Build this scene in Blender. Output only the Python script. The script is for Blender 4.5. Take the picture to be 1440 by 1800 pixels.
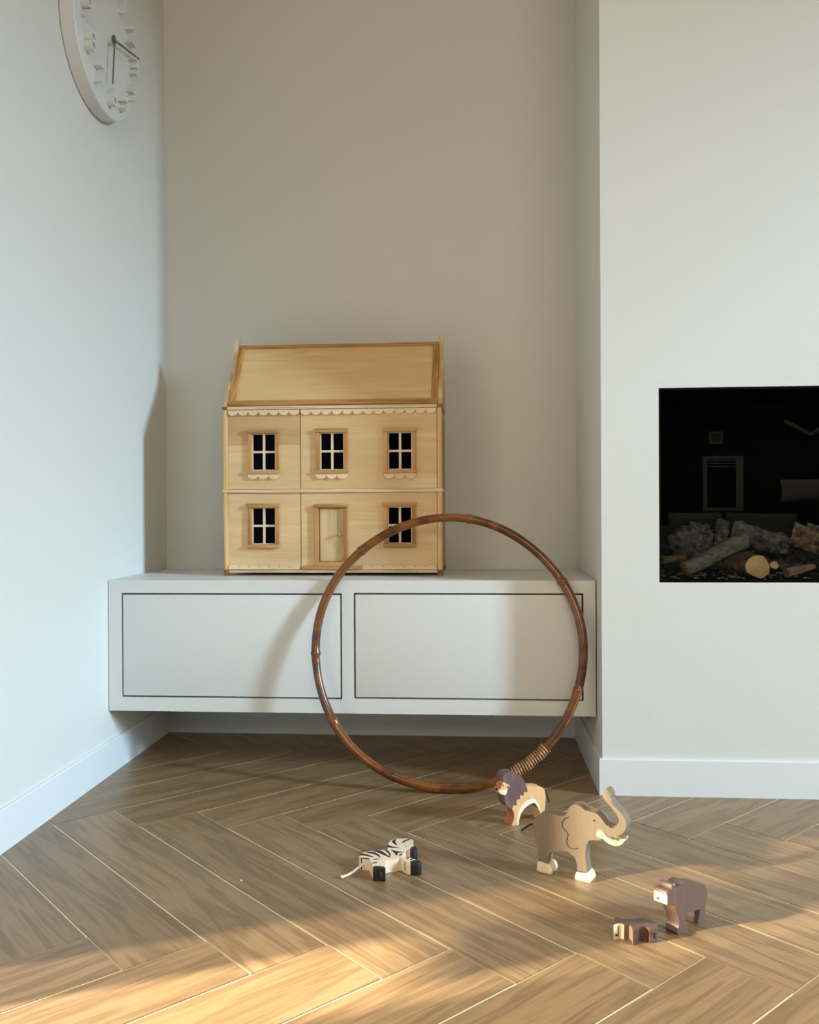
import bpy, bmesh, math, random
from mathutils import Vector, Matrix

for o in list(bpy.data.objects):
    bpy.data.objects.remove(o, do_unlink=True)

K = 0.7            # survey units -> metres (camera stands 1 unit above the floor)
scn = bpy.context.scene
COL = scn.collection
PI = math.pi

# ------------------------------------------------------------------ camera
cam_d = bpy.data.cameras.new('camera')
cam_d.sensor_fit = 'HORIZONTAL'
cam_d.sensor_width = 36.0
cam_d.lens = 1562.15 / 1440 * 36.0
cam_d.clip_start = 0.02
cam = bpy.data.objects.new('camera', cam_d)
COL.objects.link(cam)
R_ = Vector((0.99714735, 0.07531057, -0.00504872))
U_ = Vector((0.0047799, 0.00374929, 0.99998155))
F_ = Vector((-0.07532811, 0.99715308, -0.00337861))
m = Matrix.Identity(4)
for i in range(3):
    m[i][0] = R_[i]; m[i][1] = U_[i]; m[i][2] = -F_[i]
m.translation = Vector((0, 0, 1.0)) * K
cam.matrix_world = m
scn.camera = cam

# ------------------------------------------------------------------ world, sun, daylight, fill lamp, exposure
world = bpy.data.worlds.new('world')
scn.world = world
world.use_nodes = True
bg = world.node_tree.nodes['Background']
bg.inputs['Color'].default_value = (0.72, 0.84, 1.0, 1)
bg.inputs['Strength'].default_value = 0.6

SUN_EL = math.radians(18)
sd = bpy.data.lights.new('sun', 'SUN')
sd.energy = 40.0
sd.angle = math.radians(3.0)
sd.color = (1.0, 0.89, 0.68)
sun = bpy.data.objects.new('sun', sd)
COL.objects.link(sun)
sun_dir = Vector((0.917 * math.cos(SUN_EL), 0.399 * math.cos(SUN_EL), -math.sin(SUN_EL)))
sun.rotation_euler = sun_dir.to_track_quat('-Z', 'Y').to_euler()
sun.location = (-3, -1, 2)


def area_light(name, loc, aim, sx, sy, watts, color):
    d = bpy.data.lights.new(name, 'AREA')
    d.shape = 'RECTANGLE'
    d.size = sx * K
    d.size_y = sy * K
    d.energy = watts
    d.color = color
    o = bpy.data.objects.new(name, d)
    COL.objects.link(o)
    o.location = Vector(loc) * K
    o.rotation_euler = Vector(aim).to_track_quat('-Z', 'Y').to_euler()
    return o


# bright sky above the roofs outside the tall window in the right wall; added fill lamp behind the camera
area_light('sky_outside_window', (12.0, -1.55, 5.0), (-1, 0.38, -0.33), 1.2, 3.7, 1300.0, (0.56, 0.80, 1.0))
area_light('rear_fill_light', (1.6, -3.95, 3.05), (0, 1, -0.1), 3.0, 1.1, 44.0, (1.0, 0.91, 0.72))

scn.view_settings.view_transform = 'Standard'
scn.view_settings.look = 'None'
scn.view_settings.exposure = 0.05
scn.view_settings.gamma = 1.0
scn.view_settings.use_curve_mapping = False


# ------------------------------------------------------------------ materials
def srgb(r, g, b):
    f = lambda c: (c / 255 / 12.92) if c / 255 <= 0.04045 else ((c / 255 + 0.055) / 1.055) ** 2.4
    return (f(r), f(g), f(b), 1)


def new_mat(name):
    mt = bpy.data.materials.new(name)
    mt.use_nodes = True
    nt = mt.node_tree
    return mt, nt, nt.nodes['Principled BSDF']


def N(nt, typ, **kw):
    n = nt.nodes.new(typ)
    for k, v in kw.items():
        if k in n.inputs:
            n.inputs[k].default_value = v
        else:
            setattr(n, k, v)
    return n


def plain(name, col, rough=0.5, bump=0.0, bscale=60, spec=0.5, var=0.0):
    mt, nt, p = new_mat(name)
    p.inputs['Base Color'].default_value = col
    p.inputs['Roughness'].default_value = rough
    p.inputs['Specular IOR Level'].default_value = spec
    tc = N(nt, 'ShaderNodeTexCoord')
    no = N(nt, 'ShaderNodeTexNoise', Scale=bscale, Detail=4.0)
    nt.links.new(tc.outputs['Object'], no.inputs['Vector'])
    if var:
        rp = N(nt, 'ShaderNodeValToRGB')
        rp.color_ramp.elements[0].position = 0.3
        rp.color_ramp.elements[1].position = 0.7
        rp.color_ramp.elements[0].color = tuple(c * (1 - var) for c in col[:3]) + (1,)
        rp.color_ramp.elements[1].color = tuple(min(1, c * (1 + var)) for c in col[:3]) + (1,)
        nt.links.new(no.outputs['Fac'], rp.inputs['Fac'])
        nt.links.new(rp.outputs['Color'], p.inputs['Base Color'])
    if bump:
        b = N(nt, 'ShaderNodeBump', Strength=bump, Distance=0.002)
        nt.links.new(no.outputs['Fac'], b.inputs['Height'])
        nt.links.new(b.outputs['Normal'], p.inputs['Normal'])
    return mt


def wood(name, dark, light, stretch=(1, 12, 12), scale=3.0, rings=6.0, fine=0.35, rough=0.5, bump=0.1, spec=0.4, tone=0.12, knots=0.0):
    """growth rings as contour lines of a stretched noise, plus fine fibres; each object gets its own offset and tone"""
    mt, nt, p = new_mat(name)
    L = nt.links.new
    tc = N(nt, 'ShaderNodeTexCoord')
    oi = N(nt, 'ShaderNodeObjectInfo')
    sc = N(nt, 'ShaderNodeVectorMath', operation='SCALE')
    sc.inputs[0].default_value = (13.7, 7.3, 5.1)
    L(oi.outputs['Random'], sc.inputs['Scale'])
    ad = N(nt, 'ShaderNodeVectorMath', operation='ADD')
    L(tc.outputs['Object'], ad.inputs[0])
    L(sc.outputs['Vector'], ad.inputs[1])
    mp = N(nt, 'ShaderNodeMapping')
    mp.inputs['Scale'].default_value = stretch
    L(ad.outputs['Vector'], mp.inputs['Vector'])
    big = N(nt, 'ShaderNodeTexNoise', Scale=scale, Detail=2.0, Roughness=0.45, Distortion=0.4)
    L(mp.outputs['Vector'], big.inputs['Vector'])
    mu = N(nt, 'ShaderNodeMath', operation='MULTIPLY')
    mu.inputs[1].default_value = rings * 6.283
    L(big.outputs['Fac'], mu.inputs[0])
    sn = N(nt, 'ShaderNodeMath', operation='SINE')
    L(mu.outputs[0], sn.inputs[0])
    mr = N(nt, 'ShaderNodeMapRange')
    mr.inputs['From Min'].default_value = -1
    mr.inputs['From Max'].default_value = 1
    L(sn.outputs[0], mr.inputs['Value'])
    mp2 = N(nt, 'ShaderNodeMapping')
    mp2.inputs['Scale'].default_value = tuple(s * (1.2 if s <= 1 else 5) for s in stretch)
    L(ad.outputs['Vector'], mp2.inputs['Vector'])
    fn = N(nt, 'ShaderNodeTexNoise', Scale=scale * 3, Detail=6.0, Roughness=0.65)
    L(mp2.outputs['Vector'], fn.inputs['Vector'])
    mx = N(nt, 'ShaderNodeMix', data_type='FLOAT')
    mx.inputs['Factor'].default_value = 1 - fine
    L(fn.outputs['Fac'], mx.inputs['A'])
    L(mr.outputs['Result'], mx.inputs['B'])
    bl = N(nt, 'ShaderNodeMix', data_type='FLOAT')
    bl.inputs['Factor'].default_value = 0.35
    L(mx.outputs['Result'], bl.inputs['A'])
    L(big.outputs['Fac'], bl.inputs['B'])
    rp = N(nt, 'ShaderNodeValToRGB')
    rp.color_ramp.elements[0].position = 0.2
    rp.color_ramp.elements[1].position = 0.62
    rp.color_ramp.elements[0].color = dark
    rp.color_ramp.elements[1].color = light
    L(bl.outputs['Result'], rp.inputs['Fac'])
    # tone per object
    tn = N(nt, 'ShaderNodeMapRange')
    tn.inputs['To Min'].default_value = 1 - tone
    tn.inputs['To Max'].default_value = 1 + tone
    L(oi.outputs['Random'], tn.inputs['Value'])
    hs = N(nt, 'ShaderNodeHueSaturation')
    L(tn.outputs['Result'], hs.inputs['Value'])
    L(rp.outputs['Color'], hs.inputs['Color'])
    L(hs.outputs['Color'], p.inputs['Base Color'])
    p.inputs['Roughness'].default_value = rough
    p.inputs['Specular IOR Level'].default_value = spec
    b = N(nt, 'ShaderNodeBump', Strength=bump, Distance=0.0008)
    L(mx.outputs['Result'], b.inputs['Height'])
    L(b.outputs['Normal'], p.inputs['Normal'])
    return mt


M = {}
M['wall'] = plain('wall_paint', (0.70, 0.685, 0.64, 1), 0.75, 0.12, 260, 0.25)
M['ceiling'] = plain('ceiling_paint', (0.72, 0.72, 0.70, 1), 0.8, 0.05, 200, 0.2)
M['navy'] = plain('dark_blue_wall_paint', (0.006, 0.014, 0.020, 1), 0.7, 0.1, 200, 0.1)
M['baseboard'] = plain('baseboard_lacquer', (0.76, 0.77, 0.77, 1), 0.4, 0.02, 80)
M['cabinet'] = plain('cabinet_lacquer', (0.70, 0.69, 0.665, 1), 0.42, 0.03, 300)
M['gap_shade'] = plain('gap_shade_black', (0.012, 0.012, 0.012, 1), 0.8)
M['plank'] = wood('oak_plank', srgb(98, 74, 49), srgb(152, 122, 88), (1, 11, 11), 3.6, 4.0, 0.76, 0.34, 0.14, 0.45, 0.08)
M['grout'] = plain('pale_joint', srgb(226, 208, 178), 0.6, 0.1, 200)
M['ply'] = wood('pale_plywood', srgb(204, 164, 114), srgb(238, 206, 160), (1, 1, 8), 2.5, 1.3, 0.55, 0.45, 0.03, 0.4, 0.05)
M['ply_dark'] = wood('plywood_darker_veneer', srgb(184, 144, 98), srgb(214, 176, 130), (1, 1, 8), 2.5, 1.3, 0.55, 0.45, 0.03, 0.4, 0.05)
M['ply_roof'] = wood('roof_plywood', srgb(214, 174, 120), srgb(236, 202, 152), (1, 9, 9), 3.5, 1.5, 0.5, 0.45, 0.03, 0.4, 0.03)
M['trimv'] = wood('honey_pine_jamb', srgb(152, 100, 48), srgb(200, 148, 92), (14, 3, 1), 4.0, 2.0, 0.5, 0.42, 0.04, 0.4, 0.08)
M['trim'] = wood('honey_pine', srgb(146, 94, 44), srgb(196, 146, 90), (1, 14, 14), 4.0, 2.5, 0.4, 0.42, 0.04, 0.4, 0.10)
M['post'] = wood('honey_pine_upright', srgb(180, 128, 76), srgb(222, 180, 126), (14, 14, 1), 4.0, 2.5, 0.4, 0.42, 0.04, 0.4, 0.06)
M['gable'] = wood('pale_gable_wood', srgb(190, 158, 112), srgb(222, 194, 150), (6, 6, 1), 4.0, 2.0, 0.5, 0.45, 0.03, 0.4, 0.03)
M['edge'] = wood('plywood_edge', srgb(196, 160, 122), srgb(232, 208, 176), (1, 16, 30), 5.0, 3.0, 0.5, 0.5, 0.05, 0.4, 0.03)
M['endgrain'] = plain('brown_end_grain', srgb(140, 92, 56), 0.6, 0.2, 90, var=0.3)
M['muntin'] = plain('pale_muntin_wood', srgb(228, 206, 178), 0.5, 0.05, 120, var=0.06)
M['scallop'] = wood('scallop_birch', srgb(224, 190, 146), srgb(242, 216, 178), (1, 9, 9), 3.5, 1.5, 0.5, 0.45, 0.03, 0.4, 0.04)
M['pane'] = plain('unlit_black_pane', (0.002, 0.002, 0.004, 1), 0.2, spec=0.02)  # black colour puts the shade of the unlit rooms into the panes
M['brass'] = plain('turned_knob_wood', srgb(190, 140, 70), 0.3, spec=0.6)
M['rattan'] = wood('rattan', srgb(70, 36, 13), srgb(122, 70, 27), (3, 3, 3), 5.0, 2.0, 0.5, 0.2, 0.06, 0.6, 0.0)
M['binding'] = plain('rattan_binding', srgb(168, 122, 76), 0.35, 0.3, 200, var=0.45)
M['clock'] = plain('clock_white', (0.70, 0.70, 0.67, 1), 0.45, 0.02)
M['metal'] = plain('dark_grey_metal', (0.10, 0.095, 0.085, 1), 0.35, spec=0.6)
M['ele'] = wood('grey_stained_wood', srgb(112, 96, 78), srgb(146, 128, 106), (10, 10, 1), 9.0, 1.0, 0.75, 0.5, 0.08, 0.35, 0.0)
M['dkline'] = plain('dark_stain_line', srgb(62, 48, 38), 0.6)
M['cream'] = plain('cream_painted_wood', srgb(244, 226, 190), 0.5, 0.04, 100, var=0.04)
M['muzzle'] = plain('pale_cream_muzzle', srgb(226, 206, 166), 0.5)
M['ivory'] = plain('ivory_painted_wood', srgb(238, 212, 162), 0.5, 0.04, 100, var=0.05)
M['black'] = plain('black_paint', (0.010, 0.009, 0.009, 1), 0.45)
M['mane'] = wood('purple_brown_stain', srgb(92, 66, 64), srgb(126, 96, 92), (8, 8, 1), 9.0, 1.5, 0.6, 0.5, 0.06, 0.35, 0.0)
M['tan'] = wood('tan_stain', srgb(226, 168, 110), srgb(242, 196, 146), (8, 8, 1), 9.0, 1.5, 0.5, 0.5, 0.05, 0.35, 0.0)
M['orange'] = plain('orange_brown_stain', srgb(178, 112, 60), 0.5, 0.05, 100, var=0.1)
M['bear'] = wood('mauve_brown_stain', srgb(84, 60, 50), srgb(120, 92, 80), (10, 10, 1), 9.0, 1.0, 0.75, 0.45, 0.06, 0.4, 0.0)
M['cub'] = wood('dark_brown_stain', srgb(74, 54, 46), srgb(106, 82, 70), (1, 8, 8), 9.0, 2.0, 0.6, 0.45, 0.06, 0.4, 0.0)
M['cubchest'] = plain('pinkish_brown_wood', srgb(172, 134, 116), 0.5)
M['zebra'] = plain('pinkish_cream_wood', srgb(246, 222, 196), 0.5, 0.04, 100, var=0.04)
M['cord'] = plain('cream_cord', srgb(240, 224, 190), 0.7, 0.2, 300)
M['leather'] = plain('dark_leather_cord', srgb(56, 42, 36), 0.6)
M['firebox'] = plain('firebox_black', (0.003, 0.003, 0.0035, 1), 0.7, spec=0.03)
M['ash'] = plain('pale_ash', (0.35, 0.34, 0.32, 1), 0.9, 0.6, 120, var=0.4)
M['bark'] = plain('grey_bark', (0.12, 0.117, 0.115, 1), 0.85, 1.0, 70, var=0.95)
M['bark2'] = plain('red_brown_bark', (0.165, 0.112, 0.082, 1), 0.85, 1.0, 70, var=0.9)
M['cut'] = plain('fresh_cut_wood', srgb(222, 196, 150), 0.7, 0.2, 40, var=0.1)
M['cut2'] = plain('weathered_cut_wood', srgb(132, 104, 74), 0.8, 0.4, 40, var=0.3)
M['split'] = wood('grey_split_wood', (0.06, 0.06, 0.058, 1), (0.24, 0.23, 0.215, 1), (1, 14, 14), 6.0, 3.0, 0.6, 0.8, 0.5, 0.3, 0.0)
M['split2'] = wood('pinkish_split_wood', srgb(110, 84, 68), srgb(190, 156, 132), (14, 1, 14), 6.0, 3.0, 0.6, 0.8, 0.5, 0.3, 0.0)
M['sofa'] = plain('grey_sofa_fabric', (0.34, 0.37, 0.36, 1), 0.9, 0.3, 300)
M['linen'] = plain('pale_linen', (0.80, 0.80, 0.76, 1), 0.9, 0.3, 200)
M['white'] = plain('white_lacquer', (0.75, 0.75, 0.73, 1), 0.45)
M['steel'] = plain('brushed_bezel', (0.75, 0.76, 0.76, 1), 0.35)


def glass_mat(name, tint, ior):
    mt = bpy.data.materials.new(name)
    mt.use_nodes = True
    nt = mt.node_tree
    nt.nodes.clear()
    out = N(nt, 'ShaderNodeOutputMaterial')
    tr = N(nt, 'ShaderNodeBsdfTransparent')
    tr.inputs['Color'].default_value = tint
    gl = N(nt, 'ShaderNodeBsdfGlossy')
    gl.inputs['Roughness'].default_value = 0.0
    fr = N(nt, 'ShaderNodeFresnel', IOR=ior)
    mx = N(nt, 'ShaderNodeMixShader')
    nt.links.new(fr.outputs[0], mx.inputs[0])
    nt.links.new(tr.outputs[0], mx.inputs[1])
    nt.links.new(gl.outputs[0], mx.inputs[2])
    nt.links.new(mx.outputs[0], out.inputs[0])
    return mt


M['fireglass'] = glass_mat('clear_fire_glass', (0.93, 0.94, 0.93, 1), 1.36)
M['glass'] = glass_mat('window_glass', (0.97, 0.98, 0.98, 1), 1.45)


def scrim_mat():
    mt = bpy.data.materials.new('sun_dimming_sheer')
    mt.use_nodes = True
    nt = mt.node_tree
    nt.nodes.clear()
    out = N(nt, 'ShaderNodeOutputMaterial')
    tr = N(nt, 'ShaderNodeBsdfTransparent')
    tl = N(nt, 'ShaderNodeBsdfTranslucent')
    tl.inputs['Color'].default_value = (0.16, 0.155, 0.145, 1)
    mx = N(nt, 'ShaderNodeMixShader')
    mx.inputs[0].default_value = 0.76
    nt.links.new(tr.outputs[0], mx.inputs[1])
    nt.links.new(tl.outputs[0], mx.inputs[2])
    nt.links.new(mx.outputs[0], out.inputs[0])
    return mt


M['sheer'] = scrim_mat()  # for the added cloths that dim the sun

# ------------------------------------------------------------------ builders (all in survey units)
ORG = Vector((0, 0, 0))


def link(name, geo, mat, parent=None, smooth=True, angle=38, origin=None):
    """geo = (verts, faces) -> one mesh object; parts are stored relative to the origin of their thing"""
    v, f = geo
    org = Vector(ORG if origin is None else origin)
    me = bpy.data.meshes.new(name)
    me.from_pydata([tuple((Vector(p) - org) * K) for p in v], [], f)
    bm = bmesh.new()
    bm.from_mesh(me)
    bmesh.ops.recalc_face_normals(bm, faces=bm.faces)
    bm.to_mesh(me)
    bm.free()
    if smooth:
        for p in me.polygons:
            p.use_smooth = True
        me.set_sharp_from_angle(angle=math.radians(angle))
    me.materials.append(M[mat] if isinstance(mat, str) else mat)
    o = bpy.data.objects.new(name, me)
    COL.objects.link(o)
    if parent is None:
        o.location = org * K
    else:
        o.parent = parent
    return o


def thing(name, label, cat, loc, group=None):
    global ORG
    ORG = Vector(loc)
    o = bpy.data.objects.new(name, None)
    o.empty_display_size = 0.05
    COL.objects.link(o)
    o.location = ORG * K
    o['label'] = label
    o['category'] = cat
    if group:
        o['group'] = group
    return o


def tag(o, label, cat, group=None):
    o['label'] = label
    o['category'] = cat
    if group:
        o['group'] = group
    return o


def struct(name, geo, mat, origin=(0, 0, 0), **kw):
    o = link(name, geo, mat, None, origin=origin, **kw)
    o['kind'] = 'structure'
    return o


def bm_geo(bm):
    bm.verts.index_update()
    g = ([v.co.copy() for v in bm.verts], [[v.index for v in f.verts] for f in bm.faces])
    bm.free()
    return g


def join(*gs):
    V, Fs = [], []
    for v, f in gs:
        k = len(V)
        V += list(v)
        Fs += [[i + k for i in q] for q in f]
    return V, Fs


def box(x0, x1, y0, y1, z0, z1, bev=0.0, seg=2):
    bm = bmesh.new()
    vs = [bm.verts.new((x, y, z)) for x in (x0, x1) for y in (y0, y1) for z in (z0, z1)]
    for q in ((0, 1, 3, 2), (4, 6, 7, 5), (0, 4, 5, 1), (2, 3, 7, 6), (0, 2, 6, 4), (1, 5, 7, 3)):
        bm.faces.new([vs[i] for i in q])
    if bev:
        bmesh.ops.bevel(bm, geom=list(bm.edges), offset=bev, segments=seg, profile=0.6, affect='EDGES', clamp_overlap=True)
    return bm_geo(bm)


def smooth_outline(pts, corner=50, n=3):
    """closed Catmull-Rom through the points, keeping sharp corners"""
    P = [Vector((p[0], p[1])) for p in pts]
    k = len(P)
    T = []
    for i in range(k):
        a, b, c = P[i - 1], P[i], P[(i + 1) % k]
        u, w = b - a, c - b
        ang = math.degrees(abs(u.angle_signed(w))) if u.length > 1e-7 and w.length > 1e-7 else 0
        T.append(None if ang > corner else (c - a) * 0.5)
    out = []
    for i in range(k):
        p, q = P[i], P[(i + 1) % k]
        d = q - p
        t0 = T[i].normalized() * d.length if T[i] is not None and T[i].length > 1e-9 else d
        t1 = T[(i + 1) % k].normalized() * d.length if T[(i + 1) % k] is not None and T[(i + 1) % k].length > 1e-9 else d
        for s in range(n):
            t = s / n
            h = ((2 * t**3 - 3 * t**2 + 1) * p + (t**3 - 2 * t**2 + t) * t0 + (-2 * t**3 + 3 * t**2) * q + (t**3 - t**2) * t1)
            out.append((h.x, h.y))
    return out


def slab(pts, O, e1, e2, n, t0, t1, bev=0.0, sm=True, corner=50, seg=2, fine=3):
    """outline (s, t) in the plane O + s e1 + t e2, given thickness t0..t1 along n; only the rims are rounded"""
    if sm:
        pts = smooth_outline(pts, corner, fine)
    O, e1, e2, n = (Vector(a) for a in (O, e1, e2, n))
    bm = bmesh.new()
    A = [bm.verts.new(O + e1 * s + e2 * t + n * t0) for s, t in pts]
    B = [bm.verts.new(O + e1 * s + e2 * t + n * t1) for s, t in pts]
    k = len(pts)
    bm.faces.new(A)
    bm.faces.new(B[::-1])
    for i in range(k):
        bm.faces.new([A[i], B[i], B[(i + 1) % k], A[(i + 1) % k]])
    if bev:
        bm.edges.ensure_lookup_table()
        SA, SB = set(A), set(B)
        ed = [e for e in bm.edges if (e.verts[0] in SA and e.verts[1] in SA) or (e.verts[0] in SB and e.verts[1] in SB)]
        bmesh.ops.bevel(bm, geom=ed, offset=bev, segments=seg, profile=0.5, affect='EDGES', clamp_overlap=True)
    return bm_geo(bm)


def xz_slab(pts, y0, y1, bev=0.0, **kw):
    return slab(pts, (0, 0, 0), (1, 0, 0), (0, 0, 1), (0, 1, 0), y0, y1, bev, **kw)


def tube(path, rad, n=8, closed=False, caps=True):
    P = [Vector(p) for p in path]
    k = len(P)
    rad = rad if isinstance(rad, (list, tuple)) else [rad] * k
    V, Fs = [], []
    up = None
    for i in range(k):
        if closed:
            d = P[(i + 1) % k] - P[i - 1]
        else:
            d = P[min(i + 1, k - 1)] - P[max(i - 1, 0)]
        d.normalize()
        if up is None:
            up = d.orthogonal().normalized()
        up = (up - d * up.dot(d)).normalized()
        w = d.cross(up)
        for j in range(n):
            a = 2 * PI * j / n
            V.append(P[i] + (up * math.cos(a) + w * math.sin(a)) * rad[i])
    for i in range(k if closed else k - 1):
        a, b = i * n, ((i + 1) % k) * n
        for j in range(n):
            Fs.append([a + j, a + (j + 1) % n, b + (j + 1) % n, b + j])
    if caps and not closed:
        Fs.append(list(range(n))[::-1])
        Fs.append([(k - 1) * n + j for j in range(n)])
    return V, Fs


def ellipsoid(c, rx, ry, rz, nu=14, nv=8, ax=None):
    c = Vector(c)
    e = ax or (Vector((1, 0, 0)), Vector((0, 1, 0)), Vector((0, 0, 1)))
    V = [c + e[2] * rz]
    Fs = []
    for i in range(1, nv):
        t = PI * i / nv
        for j in range(nu):
            a = 2 * PI * j / nu
            V.append(c + e[0] * rx * math.sin(t) * math.cos(a) + e[1] * ry * math.sin(t) * math.sin(a) + e[2] * rz * math.cos(t))
    V.append(c - e[2] * rz)
    for j in range(nu):
        Fs.append([0, 1 + j, 1 + (j + 1) % nu])
        for i in range(nv - 2):
            a, b = 1 + i * nu, 1 + (i + 1) * nu
            Fs.append([a + j, b + j, b + (j + 1) % nu, a + (j + 1) % nu])
        b = 1 + (nv - 2) * nu
        Fs.append([b + j, len(V) - 1, b + (j + 1) % nu])
    return V, Fs


def holed(x0, x1, z0, z1, holes, y0, y1, cuts=()):
    """upright panel in the xz plane with rectangular holes, real thickness y0..y1"""
    xs = sorted({x0, x1, *[h[0] for h in holes], *[h[1] for h in holes]})
    zs = sorted({z0, z1, *cuts, *[h[2] for h in holes], *[h[3] for h in holes]})
    V, idx, Fs = [], {}, []

    def vid(x, y, z):
        k = (round(x, 5), round(y, 5), round(z, 5))
        if k not in idx:
            idx[k] = len(V)
            V.append((x, y, z))
        return idx[k]

    def solid(i, j):
        if i < 0 or j < 0 or i >= len(xs) - 1 or j >= len(zs) - 1:
            return False
        cx, cz = (xs[i] + xs[i + 1]) / 2, (zs[j] + zs[j + 1]) / 2
        return not any(h[0] < cx < h[1] and h[2] < cz < h[3] for h in holes)
    for i in range(len(xs) - 1):
        for j in range(len(zs) - 1):
            if not solid(i, j):
                continue
            a, b, c, d = xs[i], xs[i + 1], zs[j], zs[j + 1]
            Fs.append([vid(a, y0, c), vid(b, y0, c), vid(b, y0, d), vid(a, y0, d)])
            Fs.append([vid(a, y1, c), vid(a, y1, d), vid(b, y1, d), vid(b, y1, c)])
            if not solid(i - 1, j):
                Fs.append([vid(a, y0, c), vid(a, y0, d), vid(a, y1, d), vid(a, y1, c)])
            if not solid(i + 1, j):
                Fs.append([vid(b, y0, c), vid(b, y1, c), vid(b, y1, d), vid(b, y0, d)])
            if not solid(i, j - 1):
                Fs.append([vid(a, y0, c), vid(a, y1, c), vid(b, y1, c), vid(b, y0, c)])
            if not solid(i, j + 1):
                Fs.append([vid(a, y0, d), vid(b, y0, d), vid(b, y1, d), vid(a, y1, d)])
    return V, Fs


def swap_xy(geo):
    return [(p[1], p[0], p[2]) for p in geo[0]], [q[::-1] for q in geo[1]]


# ------------------------------------------------------------------ the room
XL, XR, YB, YF, ZC = -1.397, 4.2, 3.92, -4.0, 3.9      # left wall, right wall, niche back, wall behind the camera, ceiling
XN, YC = 0.434, 3.142                                   # niche side and face of the chimney breast
DY0, DY1, DZ = -1.2, 1.73, 2.9                         # glass door in the left wall
WY0, WY1, WZ0, WZ1 = 0.3, 2.45, 0.6, 3.28             # high window in the right wall

floor = struct('floor', box(XL - 0.1, XR + 0.1, YF - 0.1, YB + 0.1, -0.06, -0.0016), 'grout')
struct('ceiling', box(XL - 0.1, XR + 0.1, YF - 0.1, YB + 0.1, ZC, ZC + 0.08), 'ceiling')
struct('wall_left', swap_xy(holed(YF - 0.1, YB + 0.1, 0, ZC, [(DY0, DY1, 0.0, DZ)], XL - 0.1, XL)), 'wall')
struct('wall_right', swap_xy(holed(YF - 0.1, YC, 0, ZC, [(WY0, WY1, WZ0, WZ1)], XR, XR + 0.1)), 'wall')
struct('wall_back', box(XL, XN, YB, YB + 0.1, 0, ZC), 'wall')
struct('wall_front', holed(XL, XR, 0, ZC, [(0.05, 3.15, 2.47, 3.63)], YF - 0.1, YF), 'navy')
FX0, FX1, FZ0, FZ1 = 0.632, 2.05, 0.7402, 1.4155
struct('wall_chimney', join(holed(XN, XR + 0.1, 0, ZC, [(FX0, FX1, FZ0, FZ1)], YC, YC + 0.05),
                            box(XN, XN + 0.05, YC + 0.05, YB + 0.1, 0, ZC)), 'wall', smooth=False)
BH = 0.1275


def board(name, pts):
    """baseboard along a polyline of (x, y) face points with the wall behind; profile with a small top chamfer"""
    V, Fs = [], []
    prof = [(0, 0), (0, BH - 0.003), (0.003, BH), (0.0122, BH), (0.0122, 0)]
    for (x, y, nx, ny) in pts:
        for d, z in prof:
            V.append((x + nx * d, y + ny * d, z))
    k = len(prof)
    for i in range(len(pts) - 1):
        for j in range(k):
            a, b = i * k + j, i * k + (j + 1) % k
            Fs.append([a, b, b + k, a + k])
    Fs.append(list(range(k)))
    Fs.append([len(V) - k + j for j in range(k)][::-1])
    return struct(name, (V, Fs), 'baseboard', smooth=False)


board('baseboard_left', [(XL + 0.012, DY1 + 0.06, -1, 0), (XL + 0.012, YB, -1, 0)])
board('baseboard_back', [(XL + 0.012, YB - 0.012, 0, 1), (XN - 0.012, YB - 0.012, 0, 1)])
board('baseboard_niche', [(XN - 0.012, YC - 0.012, 1, 1), (XN - 0.012, YB - 0.012, 1, 0)])
board('baseboard_chimney', [(XN - 0.012, YC - 0.012, 1, 1), (XR, YC - 0.012, 0, 1)])

# glass door in the left wall and tall window in the right wall (out of the frame; they let the light in)
d1 = struct('door_1', swap_xy(holed(DY0, DY1, 0, DZ, [(DY0 + 0.08, 0.10, 0.08, DZ - 0.08), (0.18, DY1 - 0.03, 0.08, DZ - 0.08)], XL - 0.09, XL - 0.03)), 'white')
link('pane', box(XL - 0.062, XL - 0.058, DY0 + 0.08, 0.10, 0.08, DZ - 0.08), 'glass', d1, origin=(0, 0, 0))
link('pane', box(XL - 0.062, XL - 0.058, 0.18, DY1 - 0.03, 0.08, DZ - 0.08), 'glass', d1, origin=(0, 0, 0))
w1 = struct('window_1', swap_xy(holed(WY0, WY1, WZ0, WZ1, [(WY0 + 0.05, WY1 - 0.05, WZ0 + 0.05, WZ1 - 0.05)], XR + 0.03, XR + 0.08)), 'white')
link('pane', box(XR + 0.05, XR + 0.054, WY0 + 0.05, WY1 - 0.05, WZ0 + 0.05, WZ1 - 0.05), 'glass', w1, origin=(0, 0, 0))
w2 = struct('fill_window', holed(0.05, 3.15, 2.47, 3.63, [(0.11, 1.57, 2.53, 3.57), (1.63, 3.09, 2.53, 3.57)], YF - 0.08, YF - 0.03), 'white')  # added, unseen window framing the fill lamp
for xa, xb in ((0.11, 1.57), (1.63, 3.09)):
    link('pane', box(xa, xb, YF - 0.058, YF - 0.054, 2.53, 3.57), 'glass', w2, origin=(0, 0, 0))
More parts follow.
